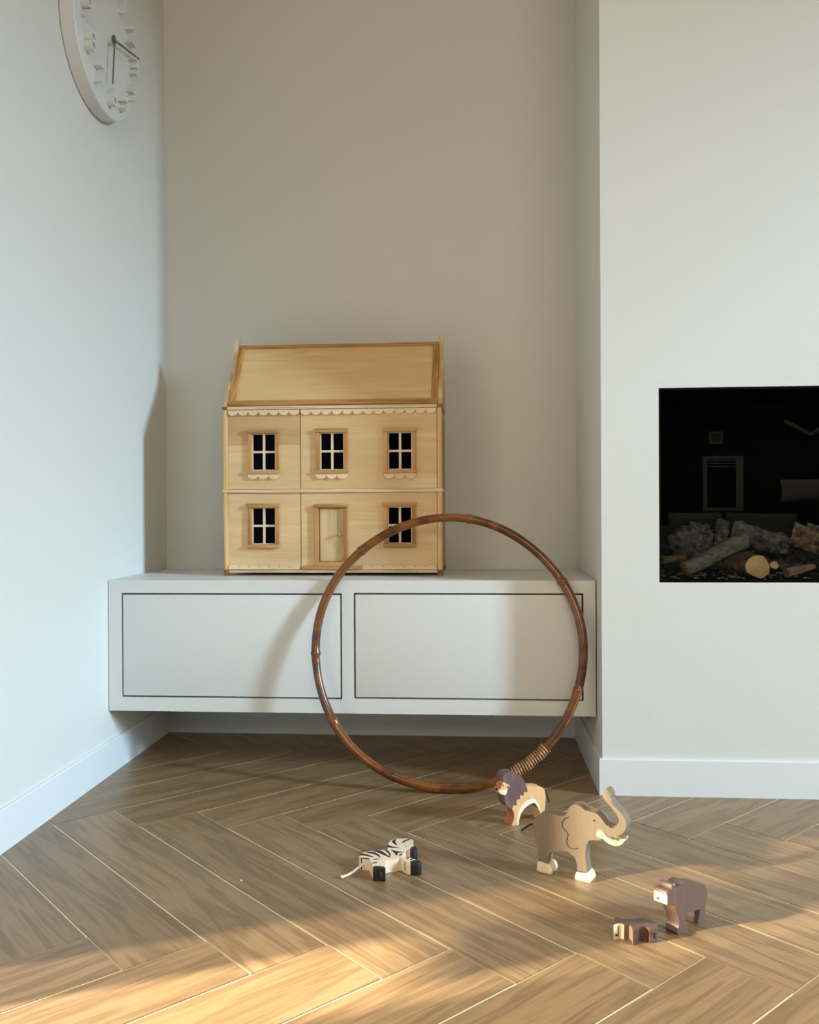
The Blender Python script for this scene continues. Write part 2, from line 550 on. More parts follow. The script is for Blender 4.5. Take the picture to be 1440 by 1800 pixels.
# sheer curtain added over most of the glass door to dim the sun, unseen
for cy0, cy1, lb in ((DY0 - 0.05, 1.27, 'wide added white sheer curtain hanging over the glass door left of the camera'),
                     (1.555, DY1 + 0.06, 'narrow added white sheer curtain at the far end of the glass door')):
    n = max(12, int((cy1 - cy0) * 66))
    V = [(XL + 0.05 + 0.018 * math.sin(i * 0.75), cy0 + (cy1 - cy0) * i / n, z) for i in range(n + 1) for z in (0.01, DZ + 0.1)]
    Fs = [[2 * i, 2 * i + 2, 2 * i + 3, 2 * i + 1] for i in range(n)]
    tag(link('scrim', (V, Fs), 'sheer', None, origin=(XL + 0.05, (cy0 + cy1) / 2, 0)), lb, 'scrim')
bl = thing('added_sunshield', 'added white blind let down over the narrow end of the glass door', 'sunshield', (XL + 0.02, 1.40, 0.46))  # unseen, added to cut the sun patch short
link('cloth', box(XL + 0.018, XL + 0.0195, 1.29, 1.54, 0.46, DZ + 0.05), 'sheer', bl, smooth=False)
link('bottom_bar', box(XL + 0.012, XL + 0.026, 1.29, 1.54, 0.445, 0.46), 'white', bl, smooth=False)
link('roller', tube([(XL + 0.03, 1.29, DZ + 0.08), (XL + 0.03, 1.54, DZ + 0.08)], 0.028, 16), 'white', bl)

# ------------------------------------------------------------------ herringbone planks, each a part of the floor
W_, L_ = 0.2005, 1.2155
rt = math.sqrt(0.5)
P0 = Vector((-0.2076 - (L_ + W_) * rt, 1.877 - (L_ - W_) * rt))
GAP = 0.0020


def clip(poly, ax, lim, keep_less):
    out = []
    for i in range(len(poly)):
        a, b = poly[i - 1], poly[i]
        ia = (a[ax] <= lim) if keep_less else (a[ax] >= lim)
        ib = (b[ax] <= lim) if keep_less else (b[ax] >= lim)
        if ia != ib:
            t = (lim - a[ax]) / (b[ax] - a[ax])
            out.append(tuple(a[k] + (b[k] - a[k]) * t for k in range(2)))
        if ib:
            out.append(b)
    return out


def inset(poly, d):
    k = len(poly)
    res = []
    for i in range(k):
        a, b, c = Vector(poly[i - 1]), Vector(poly[i]), Vector(poly[(i + 1) % k])
        u, w = (b - a).normalized(), (c - b).normalized()
        n1, n2 = Vector((-u.y, u.x)), Vector((-w.y, w.x))
        s = n1 + n2
        res.append(b + s * (d / max(0.3, 1 + n1.dot(n2))))
    return res


def plank(u0, u1, v0, v1, along_a):
    gu, gv = (0.0002, GAP) if along_a else (GAP, 0.0002)      # tight at the short ends, open along the long edges
    loc = [(u0 + gu, v0 + gv), (u1 - gu, v0 + gv), (u1 - gu, v1 - gv), (u0 + gu, v1 - gv)]
    poly = [(P0.x + (u - v) * rt, P0.y + (u + v) * rt) for u, v in loc]
    for ax, lim, less in ((0, XL - 0.02, False), (0, XR + 0.02, True), (1, YF - 0.02, False), (1, YB + 0.02, True)):
        poly = clip(poly, ax, lim, less)
        if len(poly) < 3:
            return
    # wholly under the chimney breast: nothing to build
    if all(x > XN + 0.06 and y > YC + 0.06 for x, y in poly):
        return
    ar = sum(poly[i - 1][0] * poly[i][1] - poly[i][0] * poly[i - 1][1] for i in range(len(poly))) / 2
    if abs(ar) < 1e-4:
        return
    cu, cv = (u0 + u1) / 2, (v0 + v1) / 2
    c = Vector((P0.x + (cu - cv) * rt, P0.y + (cu + cv) * rt, 0))
    th = PI / 4 if along_a else 3 * PI / 4
    co, si = math.cos(-th), math.sin(-th)
    lp = [((x - c.x) * co - (y - c.y) * si, (x - c.x) * si + (y - c.y) * co) for x, y in poly]
    top = inset(lp, 0.0016)
    k = len(lp)
    V = [(p[0], p[1], 0) for p in top] + [(p[0], p[1], -0.0011) for p in lp] + [(p[0], p[1], -0.0017) for p in lp]
    Fs = [list(range(k))]
    for r in range(2):
        for i in range(k):
            Fs.append([r * k + i, (r + 1) * k + i, (r + 1) * k + (i + 1) % k, r * k + (i + 1) % k])
    o = link('plank', (V, Fs), 'plank', floor, smooth=False, origin=(0, 0, 0))
    o.location = c * K
    o.rotation_euler = (0, 0, th)


for i in range(-40, 41):
    for j in range(-6, 7):
        ou, ov = i * W_ + j * L_, -i * W_ + j * L_
        plank(ou, ou + L_, ov - W_, ov, True)
        plank(ou + L_, ou + L_ + W_, ov - W_, ov + L_ - W_, False)

# ------------------------------------------------------------------ floating cabinet
CF, CZ0, CZ1 = 3.274, 0.241, 0.736
cab = thing('floating_cabinet', 'long white wall-mounted cabinet under the wooden dollhouse', 'cabinet', (-0.48, 3.6, CZ0))
CX0, CX1 = XL + 0.003, XN - 0.004
DA = (-1.338, -0.508, 0.299, 0.681)
DB = (-0.451, 0.380, 0.302, 0.683)
g = 0.0062
link('front_frame', holed(CX0, CX1, CZ0, CZ1, [(a - g, b + g, c - g, d + g) for a, b, c, d in (DA, DB)], CF, CF + 0.03), 'cabinet', cab, smooth=False)
link('body', join(box(CX0, CX1, CF + 0.03, YB, CZ1 - 0.03, CZ1), box(CX0, CX1, CF + 0.03, YB, CZ0, CZ0 + 0.03),
                  box(CX0, CX0 + 0.03, CF + 0.03, YB, CZ0 + 0.03, CZ1 - 0.03), box(CX1 - 0.03, CX1, CF + 0.03, YB, CZ0 + 0.03, CZ1 - 0.03)), 'cabinet', cab, smooth=False)
link('gap_shade_sheet', box(CX0 + 0.03, CX1 - 0.03, CF + 0.036, CF + 0.06, CZ0 + 0.03, CZ1 - 0.03), 'gap_shade', cab, smooth=False)  # black sheet added as painted shade behind the door gaps
for a, b, c, d in (DA, DB):
    link('door', box(a, b, CF + 0.001, CF + 0.034, c, d, 0.0015), 'cabinet', cab)
link('bracket', box(0.405, 0.412, CF + 0.05, CF + 0.07, CZ0 - 0.022, CZ0), 'metal', cab)

# ------------------------------------------------------------------ dollhouse
HX0, HX1, HY = -1.013, -0.134, 3.500
HB = 3.885
dh = thing('dollhouse', 'two-storey wooden dollhouse with scalloped trim standing on the white cabinet', 'dollhouse', (-0.573, 3.69, CZ1))
YP = HY
# shell
link('side_wall', box(HX0 + 0.004, HX0 + 0.016, HY + 0.012, HB, 0.758, 1.399), 'gable', dh)
link('side_wall', box(HX1 - 0.016, HX1 - 0.004, HY + 0.012, HB, 0.758, 1.399), 'trim', dh)
link('rear_wall', box(HX0 + 0.016, HX1 - 0.016, HB - 0.012, HB, 0.758, 1.399), 'ply', dh)
link('ground_floor', box(HX0 + 0.021, HX1 - 0.021, HY - 0.002, HB - 0.013, 0.7485, 0.7600, 0.001), 'edge', dh)
link('middle_floor', box(HX0 - 0.001, HX1 + 0.001, HY - 0.009, HB - 0.013, 1.0672, 1.0805, 0.001), 'edge', dh)
link('attic_floor', box(HX0 + 0.0195, HX1 - 0.0195, HY - 0.009, HB + 0.004, 1.4000, 1.4125, 0.001), 'edge', dh)
for x in (HX0 - 0.001, HX1 - 0.0185):
    link('end_block', box(x, x + 0.0195, HY - 0.009, HY + 0.03, 1.4000, 1.4125, 0.001), 'endgrain', dh)
for x in (HX0, HX1 - 0.02):
    for z0, z1 in ((0.7605, 1.0670), (1.0808, 1.3990)):
        c = x + 0.01
        gq = slab([(c - 0.01, HY + 0.012), (c - 0.01, HY - 0.002), (c - 0.0085, HY - 0.0065), (c - 0.004, HY - 0.0085), (c + 0.004, HY - 0.0085),
                   (c + 0.0085, HY - 0.0065), (c + 0.01, HY - 0.002), (c + 0.01, HY + 0.012)], (0, 0, 0), (1, 0, 0), (0, 1, 0), (0, 0, 1), z0, z1, sm=False)
        link('corner_post', gq, 'post', dh)
    for y in (HY - 0.006, HB - 0.024):
        link('foot', box(x + 0.001, x + 0.0195, y, y + 0.022, CZ1, 0.7602, 0.0015), 'endgrain', dh)
link('foot', box(-0.575, -0.555, HY + 0.02, HY + 0.04, CZ1, 0.7486, 0.0015), 'endgrain', dh)

WINS = [(-0.847, 1.157, 1.304, True), (-0.5715, 1.157, 1.305, True), (-0.3005, 1.156, 1.304, True), (-0.848, 0.862, 1.009, False), (-0.3025, 0.864, 1.009, False)]
HW = 0.0485
hole = lambda w: (w[0] - HW, w[0] + HW, w[1], w[2])
DOOR = (-0.6255, -0.5265, 0.793, 1.0055)
panels = {
    'ul': link('front_panel', holed(-0.992, -0.7005, 1.0815, 1.3985, [hole(WINS[0])], YP, YP + 0.011, (1.2575,)), 'ply', dh, smooth=False),
    'ur': link('front_panel', holed(-0.6975, -0.1555, 1.0815, 1.3985, [hole(WINS[1]), hole(WINS[2])], YP, YP + 0.011), 'ply', dh, smooth=False),
    'll': link('front_panel', holed(-0.992, -0.7005, 0.7612, 1.0660, [hole(WINS[3])], YP, YP + 0.011), 'ply', dh, smooth=False),
    'lr': link('front_panel', holed(-0.6975, -0.1555, 0.7612, 1.0660, [hole(WINS[4]), DOOR], YP, YP + 0.011), 'ply', dh, smooth=False),
}


# the upper veneer of the left upper panel is a shade darker
panels['ul'].data.materials.append(M['ply_dark'])
for pol in panels['ul'].data.polygons:
    if pol.center.z > (1.2575 - CZ1) * K:
        pol.material_index = 1


def scallops(x0, x1, zflat, depth, n, down=True, body=0.006):
    """strip with n round lobes along one edge; lobe tips lie `depth` from the straight edge"""
    w = (x1 - x0) / n
    sg = -1 if down else 1
    pts = [(x1, zflat), (x0, zflat)]
    for i in range(n):
        for j in range(9):
            a = PI * j / 8
            pts.append((x0 + w * (i + 0.5) - w / 2 * 0.985 * math.cos(a), zflat + sg * (body + (depth - body) * math.sin(a))))
    return pts


for x0, x1, z, dpt, n, dn, p in ((-0.9915, -0.7015, 1.3975, 0.0215, 7, True, 'ul'), (-0.6965, -0.1565, 1.3975, 0.0215, 13, True, 'ur'),
                                 (-0.9915, -0.7015, 0.7620, 0.0185, 7, False, 'll'), (-0.4530, -0.1565, 0.7620, 0.0185, 7, False, 'lr')):
    link('scallop_trim', xz_slab(scallops(x0, x1, z, dpt, n, dn), YP - 0.0095, YP, 0.0, sm=False), 'scallop', panels[p])

for (cx, z0, z1, apron), p in zip(WINS, ('ul', 'ur', 'ur', 'll', 'lr')):
    a, b = cx - HW, cx + HW
    yb0, yb1 = YP + 0.0005, YP + 0.006
    fr = link('window', holed(a, b, z0, z1, [(a + 0.0045, cx - 0.0046, z0 + 0.0035, (z0 + z1) / 2 - 0.0042), (cx + 0.0046, b - 0.0045, z0 + 0.0035, (z0 + z1) / 2 - 0.0042),
                                             (a + 0.0045, cx - 0.0046, (z0 + z1) / 2 + 0.0042, z1 - 0.0035), (cx + 0.0046, b - 0.0045, (z0 + z1) / 2 + 0.0042, z1 - 0.0035)], yb0, yb1), 'muntin', dh, smooth=False)
    link('jamb', box(a - 0.015, a - 0.0005, YP - 0.011, YP, z0 - 0.0004, z1 + 0.0004, 0.0012), 'trimv', fr)
    link('jamb', box(b + 0.0005, b + 0.012, YP - 0.011, YP, z0 - 0.0004, z1 + 0.0004, 0.0012), 'trimv', fr)
    link('lintel', box(a - 0.019, b + 0.015, YP - 0.016, YP, z1 + 0.0005, z1 + 0.0155, 0.0015), 'trim', fr)
    link('sill', box(a - 0.017, b + 0.015, YP - 0.016, YP, z0 - 0.0145, z0 - 0.0005, 0.0015), 'trim', fr)
    zm = (z0 + z1) / 2
    for xa, xb in ((a, cx), (cx, b)):
        for za, zb in ((z0, zm), (zm, z1)):
            link('pane', box(xa + 0.0005, xb - 0.0005, YP + 0.0065, YP + 0.0085, za + 0.0005, zb - 0.0005), 'pane', fr, smooth=False)
    if apron:
        link('scalloped_apron', xz_slab(scallops(a - 0.0155, b + 0.0135, z0 - 0.015, 0.0215, 3), YP - 0.0105, YP, 0.0, sm=False), 'scallop', fr)

a, b, z0, z1 = DOOR
df = link('door_frame', box(a - 0.019, b + 0.0165, YP - 0.016, YP, z1 + 0.001, z1 + 0.0155, 0.0015), 'trim', dh)
link('jamb', box(a - 0.016, a - 0.0005, YP - 0.013, YP, z0, z1 + 0.0008, 0.0012), 'trimv', df)
link('jamb', box(b + 0.0005, b + 0.0145, YP - 0.013, YP, z0, z1 + 0.0008, 0.0012), 'trimv', df)
dl = link('door', box(a + 0.0035, b - 0.001, YP - 0.001, YP + 0.008, z0 + 0.0015, z1 - 0.0015, 0.0008), 'gable', dh)
link('door_knob', join(tube([(-0.5435, YP - 0.001, 0.900), (-0.5435, YP - 0.012, 0.900)], 0.003, 10), ellipsoid((-0.5435, YP - 0.018, 0.900), 0.0072, 0.0066, 0.0072)), 'brass', dl)
link('doorstep', box(-0.6965, -0.4535, YP - 0.012, YP, 0.7614, 0.7760, 0.001), 'trim', dh)
link('threshold', box(a - 0.016, b + 0.0145, YP - 0.015, YP, 0.7762, 0.7925, 0.001), 'trim', df)

# roof: two hinged slopes between the gables
ey, ez, ry, rz = HY + 0.006, 1.4145, 3.694, 1.690
sl = Vector((0, ry - ey, rz - ez))
SLN = sl.length
e2 = sl.normalized()
nn = Vector((0, -e2.z, e2.y))
x0, x1 = HX0 + 0.0175, HX1 - 0.0175


def roof_slope(flip):
    def fx(geo):
        if not flip:
            return geo
        return [(p[0], 2 * ry - p[1], p[2]) for p in geo[0]], geo[1]
    O = Vector((0, ey, ez))
    q = lambda xa, xb, ta, tb, n0, n1, bv: fx(slab([(xa, ta), (xb, ta), (xb, tb), (xa, tb)], O, (1, 0, 0), e2, nn, n0, n1, bv, sm=False))
    rp = link('roof_panel', q(x0 + 0.002, x1 - 0.002, 0.006, SLN - 0.004, -0.012, -0.002, 0), 'ply_roof', dh)
    link('roof_rail', q(x0, x1, 0.0, 0.026, -0.014, 0.0075, 0.002), 'trim', rp)
    link('roof_rail', q(x0, x1, SLN - 0.015, SLN, -0.012, 0.0065, 0.002), 'trim', rp)
    for xa in (x0, x1 - 0.026):
        link('roof_stile', q(xa, xa + 0.026, 0.0262, SLN - 0.0152, -0.012, 0.0055, 0.002), 'trimv', rp)


roof_slope(False)
roof_slope(True)
gp = [(HY - 0.004, 1.4128), (3.660, 1.628), (3.674, 1.655), (3.674, 1.716), (3.714, 1.716), (3.714, 1.655), (3.728, 1.628), (HB + 0.003, 1.4128)]
for x in (HX0, HX1 - 0.0165):
    link('gable_board', slab(gp, (0, 0, 0), (0, 1, 0), (0, 0, 1), (1, 0, 0), x, x + 0.0165, 0.0012, sm=False), 'gable', dh)

# ------------------------------------------------------------------ rattan hoop leaning on the cabinet edge
th = math.atan(0.188)
RM, rr = 0.4835, 0.0158
hx, hy = Vector((1, 0, 0)), Vector((0, math.sin(th), math.cos(th)))
hc = Vector((-0.1065, 3.1195, 0)) + Vector((0, 0, rr * 0.985)) + hy * RM
hoop = thing('hoop', 'brown rattan hoop leaning against the white cabinet front', 'hoop', (-0.1065, 3.1225, 0))
nodes = [182, 131.7, 80.9, 31, -16.8, 246.5, 212]
V, Fs = [], []
NS, NR = 360, 14
rng = random.Random(4)
hz = hx.cross(hy)
for i in range(NS):
    a = 2 * PI * i / NS
    r = rr * (1 + 0.035 * math.sin(3 * a + 1) + 0.02 * math.sin(7 * a))
    wob = 0.0022 * math.sin(5 * a + 0.6)
    for nd in nodes:
        dd = (math.degrees(a) - nd + 180) % 360 - 180
        r += 0.0024 * math.exp(-(dd / 0.9) ** 2) - 0.0011 * math.exp(-((dd - 1.6) / 0.7) ** 2) + 0.001 * math.exp(-(dd / 4) ** 2)
    rad = hx * math.cos(a) + hy * math.sin(a)
    for j in range(NR):
        b = 2 * PI * j / NR
        V.append(hc + rad * (RM + wob + r * math.cos(b)) + hz * (r * math.sin(b)))
for i in range(NS):
    for j in range(NR):
        p, q = i * NR, ((i + 1) % NS) * NR
        Fs.append([p + j, p + (j + 1) % NR, q + (j + 1) % NR, q + j])
link('ring', (V, Fs), 'rattan', hoop)
path, rads = [], []
turns = 19
for i in range(turns * 14 + 1):
    t = i / (turns * 14)
    a = math.radians(-66.5 + 22.3 * t)
    b = 2 * PI * turns * t
    rad = hx * math.cos(a) + hy * math.sin(a)
    rb = rr * 1.08 + 0.0018
    path.append(hc + rad * (RM + rb * math.cos(b)) + hz * (rb * math.sin(b)))
    rads.append(0.0036 + 0.0009 * math.sin(i * 0.37))
link('binding', tube(path, rads, 6), 'binding', hoop)

# ------------------------------------------------------------------ wall clock
TC = 0.055
CY, CZc, CR = 3.172, 2.725, 0.2735
ck = thing('wall_clock', 'round white wall clock with raised numerals and two thin hands', 'clock', (XL, CY, CZc))


def ring_profile(prof, n=96):
    V, Fs = [], []
    for i in range(n):
        a = 2 * PI * i / n
        for x, r in prof:
            V.append((XL + x, CY + r * math.cos(a), CZc + r * math.sin(a)))
    k = len(prof)
    for i in range(n):
        for j in range(k - 1):
            p, q = i * k + j, ((i + 1) % n) * k + j
            Fs.append([p, p + 1, q + 1, q])
    Fs.append([i * k for i in range(n)])
    Fs.append([i * k + k - 1 for i in range(n)][::-1])
    return V, Fs


link('case', ring_profile([(0.001, CR - 0.004), (0.006, CR), (TC - 0.003, CR), (TC, CR - 0.003)]), 'clock', ck)
for h in range(1, 13):
    txt = str(h)
    for q, ch in enumerate(txt):
        cu = bpy.data.curves.new('numeral', 'FONT')
        cu.body = ch
        cu.size = 0.098
        cu.align_x = 'CENTER'
        cu.align_y = 'CENTER'
        cu.extrude = 0.5 * 0.030
        cu.resolution_u = 4
        ob = bpy.data.objects.new('numeral_curve', cu)
        COL.objects.link(ob)
        dg = bpy.context.evaluated_depsgraph_get()
        me = bpy.data.meshes.new_from_object(ob.evaluated_get(dg))
        bpy.data.objects.remove(ob, do_unlink=True)
        an = math.radians(90 - 30 * h)
        py, pz = CY + 0.212 * math.cos(an) + (q - (len(txt) - 1) / 2) * 0.054, CZc + 0.212 * math.sin(an)
        gv = [(XL + TC + 0.015 + v.co.z, py + v.co.x, pz + v.co.y) for v in me.vertices]
        gf = [list(p.vertices) for p in me.polygons]
        bpy.data.meshes.remove(me)
        link('numeral', (gv, gf), 'clock', ck, smooth=False)


def hand(name, ang, ln, w, x, back=0.0):
    d = Vector((0, math.sin(ang), math.cos(ang)))
    s = Vector((0, math.cos(ang), -math.sin(ang)))
    c = Vector((x, CY, CZc))
    pts = [c - d * back - s * w, c - d * back + s * w, c + d * ln + s * w * 0.8, c + d * ln - s * w * 0.8]
    V = [p + Vector((dx, 0, 0)) for dx in (0, 0.003) for p in pts]
    link(name, (V, [[0, 1, 2, 3], [7, 6, 5, 4], [0, 4, 5, 1], [1, 5, 6, 2], [2, 6, 7, 3], [3, 7, 4, 0]]), 'metal', ck, smooth=False)


hub_x = XL + TC + 0.022
link('hub', join(tube([(XL + TC, CY, CZc), (hub_x, CY, CZc)], 0.013, 20)), 'clock', ck)
link('hub_cap', tube([(hub_x, CY, CZc), (hub_x + 0.006, CY, CZc)], 0.0155, 20), 'metal', ck)
hand('minute_hand', math.radians(78), 0.250, 0.0042, hub_x + 0.001)
hand('hour_hand', math.radians(187), 0.172, 0.0034, hub_x + 0.0045)

# ------------------------------------------------------------------ outlines of the cut-out wooden animals
EL_BODY = [(0.0042,0.0270), (0.0026,0.0472), (-0.0017,0.0693), (-0.0078,0.0865), (-0.0119,0.1041), (-0.0133,0.1199), (-0.0108,0.1342), (-0.0038,0.1469), (0.0061,0.1566), (0.0183,0.1633), (0.0329,0.1658), (0.0474,0.1653), (0.0618,0.1633), (0.0738,0.1634), (0.0833,0.1666), (0.0876,0.1718), (0.0886,0.1810), (0.0917,0.1894), (0.0988,0.1966), (0.1070,0.2003), (0.1164,0.2014), (0.1257,0.1985), (0.1350,0.1929), (0.1442,0.1894), (0.1535,0.1894), (0.1649,0.1892), (0.1741,0.1846), (0.1831,0.1763), (0.1922,0.1658), (0.2012,0.1586), (0.2113,0.1565), (0.2214,0.1596), (0.2281,0.1667), (0.2303,0.1758), (0.2293,0.1854), (0.2242,0.1944), (0.2160,0.2039), (0.2059,0.2142), (0.1981,0.2217), (0.1906,0.2292), (0.1868,0.2363), (0.1862,0.2450), (0.1898,0.2522), (0.1959,0.2564), (0.2027,0.2509), (0.2087,0.2442), (0.2083,0.2376), (0.2069,0.2308), (0.2116,0.2217), (0.2205,0.2134), (0.2316,0.2033), (0.2411,0.1940), (0.2472,0.1843), (0.2498,0.1728), (0.2485,0.1628), (0.2431,0.1520), (0.2346,0.1439), (0.2235,0.1382), (0.2123,0.1343), (0.1988,0.1318), (0.1897,0.1279), (0.1840,0.1236), (0.1795,0.1183), (0.1726,0.1142), (0.1646,0.1149), (0.1566,0.1169), (0.1474,0.1100), (0.1416,0.1045), (0.1392,0.0896), (0.1377,0.0738), (0.1381,0.0583), (0.1401,0.0431), (0.1430,0.0241), (0.1144,0.0227), (0.1145,0.0334), (0.1122,0.0464), (0.1076,0.0589), (0.0994,0.0674), (0.0876,0.0702), (0.0709,0.0683), (0.0542,0.0660), (0.0421,0.0614), (0.0336,0.0526), (0.0299,0.0412), (0.0298,0.0253)]
EL_FOOT_REAR = [(0.0035,0.0303), (0.0323,0.0262), (0.0376,0.0255), (0.0431,0.0143), (0.0438,0.0077), (0.0413,-0.0001), (0.0224,-0.0009), (-0.0008,0.0003), (-0.0015,0.0075)]
EL_FOOT_FRONT = [(0.1151,0.0233), (0.1296,0.0227), (0.1447,0.0249), (0.1508,0.0142), (0.1538,0.0049), (0.1515,-0.0016), (0.1318,-0.0025), (0.1096,-0.0005), (0.1085,0.0058), (0.1118,0.0172)]
EL_TUSK = [(0.1711,0.1267), (0.1700,0.1353), (0.1727,0.1429), (0.1796,0.1463), (0.1875,0.1440), (0.1943,0.1365), (0.2010,0.1290), (0.2089,0.1238), (0.2190,0.1214), (0.2301,0.1246), (0.2390,0.1306), (0.2430,0.1303), (0.2423,0.1236), (0.2356,0.1176), (0.2234,0.1130), (0.2133,0.1127), (0.2010,0.1158), (0.1920,0.1218), (0.1852,0.1260), (0.1772,0.1267)]
EL_EAR = [(0.0916,0.1647), (0.0821,0.1596), (0.0749,0.1505), (0.0732,0.1400), (0.0760,0.1315), (0.0843,0.1251), (0.0892,0.1182), (0.0882,0.1090), (0.0858,0.0973), (0.0888,0.0878), (0.0971,0.0815), (0.1065,0.0815), (0.1182,0.0860)]
EL_EYE = [(0.1633,0.1683)]
EL_TAIL = [(-0.0126,0.1224), (-0.0287,0.1176), (-0.0437,0.1064), (-0.0551,0.0950)]
LI_BODY = [(-0.0000,-0.0000), (0.0277,-0.0004), (0.0273,0.0070), (0.0307,0.0211), (0.0394,0.0393), (0.0549,0.0517), (0.0724,0.0589), (0.0850,0.0611), (0.0938,0.0524), (0.1025,0.0380), (0.1069,0.0290), (0.1092,0.0172), (0.1082,0.0042), (0.1091,-0.0042), (0.1249,-0.0042), (0.1240,0.0099), (0.1254,0.0262), (0.1271,0.0425), (0.1288,0.0555), (0.1292,0.0719), (0.1274,0.0887), (0.1235,0.0991), (0.1156,0.1060), (0.1039,0.1096), (0.0882,0.1120), (0.0688,0.1150), (0.0495,0.1226), (0.0035,0.1161), (-0.0118,0.0892), (-0.0044,0.0622), (0.0060,0.0493), (0.0107,0.0340), (0.0106,0.0210), (0.0029,0.0109)]
LI_MANE = [(0.0568,0.1167), (0.0605,0.0985), (0.0459,0.1010), (0.0454,0.0898), (0.0305,0.0936), (0.0323,0.0798), (0.0182,0.0812), (0.0194,0.0622), (0.0055,0.0652), (0.0031,0.0526), (-0.0120,0.0617), (-0.0214,0.0744), (-0.0254,0.0895), (-0.0259,0.1025), (-0.0268,0.1204), (-0.0295,0.1401), (-0.0307,0.1531), (-0.0284,0.1609), (-0.0227,0.1674), (-0.0133,0.1705), (-0.0000,0.1700), (0.0171,0.1653), (0.0304,0.1570), (0.0419,0.1449), (0.0495,0.1316)]
LI_BELLY = [(0.0210,-0.0001), (0.0277,-0.0002), (0.0273,0.0070), (0.0307,0.0211), (0.0394,0.0393), (0.0549,0.0517), (0.0724,0.0589), (0.0850,0.0611), (0.0938,0.0524), (0.1025,0.0380), (0.1069,0.0290), (0.1093,0.0336), (0.1055,0.0457), (0.0997,0.0581), (0.0919,0.0683), (0.0822,0.0746), (0.0686,0.0738), (0.0530,0.0691), (0.0376,0.0575), (0.0269,0.0412), (0.0220,0.0225), (0.0201,0.0098)]
LI_HEAD = [(-0.0276,0.1422), (-0.0182,0.1345), (-0.0116,0.1328), (-0.0097,0.1268), (-0.0135,0.1225), (-0.0192,0.1209), (-0.0193,0.1128), (-0.0259,0.1028), (-0.0381,0.1067), (-0.0475,0.1120), (-0.0502,0.1172), (-0.0511,0.1238), (-0.0399,0.1335), (-0.0370,0.1419)]
LI_EYE = [(-0.0333,0.1342)]
LI_EAR = [(-0.0164,0.1278)]
LI_TAIL = [(0.1284,0.0918), (0.1352,0.0793), (0.1411,0.0669), (0.1446,0.0515)]
LI_JAW = [(-0.0192,0.1201), (-0.0193,0.1128), (-0.0259,0.1028), (-0.0381,0.1067), (-0.0475,0.1120), (-0.0508,0.1197), (-0.0399,0.1206)]
BE_BODY = [(-0.0592,0.0859), (-0.0605,0.0948), (-0.0585,0.1019), (-0.0600,0.1099), (-0.0580,0.1149), (-0.0513,0.1162), (-0.0397,0.1151), (-0.0387,0.1225), (-0.0347,0.1261), (-0.0289,0.1251), (-0.0231,0.1204), (-0.0201,0.1157), (-0.0142,0.1137), (-0.0063,0.1157), (0.0036,0.1185), (0.0137,0.1196), (0.0217,0.1174), (0.0318,0.1123), (0.0460,0.1061), (0.0604,0.1033), (0.0749,0.0986), (0.0895,0.0923), (0.1021,0.0853), (0.1106,0.0760), (0.1126,0.0662), (0.1115,0.0539), (0.1071,0.0436), (0.1049,0.0327), (0.1027,0.0219), (0.1005,0.0110), (0.0994,0.0022), (0.1015,-0.0019), (0.0951,-0.0045), (0.0783,-0.0030), (0.0711,0.0012), (0.0743,0.0133), (0.0796,0.0254), (0.0817,0.0339), (0.0682,0.0351), (0.0496,0.0372), (0.0353,0.0398), (0.0252,0.0383), (0.0201,0.0343), (0.0190,0.0279), (0.0160,0.0198), (0.0139,0.0093), (0.0118,0.0021), (0.0048,-0.0004), (-0.0111,0.0013), (-0.0174,0.0079), (-0.0110,0.0170), (-0.0089,0.0264), (-0.0108,0.0370), (-0.0138,0.0456), (-0.0206,0.0566), (-0.0264,0.0694), (-0.0341,0.0794), (-0.0477,0.0836)]
BE_EYE = [(-0.0542,0.1056)]
BE_EAR = [(-0.0289,0.1209)]
CU_BODY = [(0.3131,2.0830), (0.3145,2.0986), (0.3179,2.1178), (0.3212,2.1239), (0.3282,2.1223), (0.3372,2.1184), (0.3467,2.1175), (0.3565,2.1192), (0.3665,2.1213), (0.3844,2.1246), (0.3956,2.1228), (0.4038,2.1159), (0.4087,2.1068), (0.4134,2.0967), (0.4114,2.0822), (0.4095,2.0770), (0.3916,2.0718), (0.3907,2.0768), (0.3882,2.0838), (0.3849,2.0862), (0.3761,2.0844), (0.3699,2.0816), (0.3663,2.0742), (0.3660,2.0651), (0.3516,2.0598), (0.3524,2.0703), (0.3534,2.0785), (0.3500,2.0860), (0.3427,2.0876), (0.3394,2.0853), (0.3350,2.0871), (0.3281,2.0916), (0.3212,2.0897)]
CU_MUZ = [(0.3125,2.0824), (0.3213,2.0903), (0.3282,2.0922), (0.3351,2.0875), (0.3334,2.0802), (0.3271,2.0849), (0.3201,2.0828), (0.3120,2.0758)]
CU_EYE = [(0.3249,2.1014)]
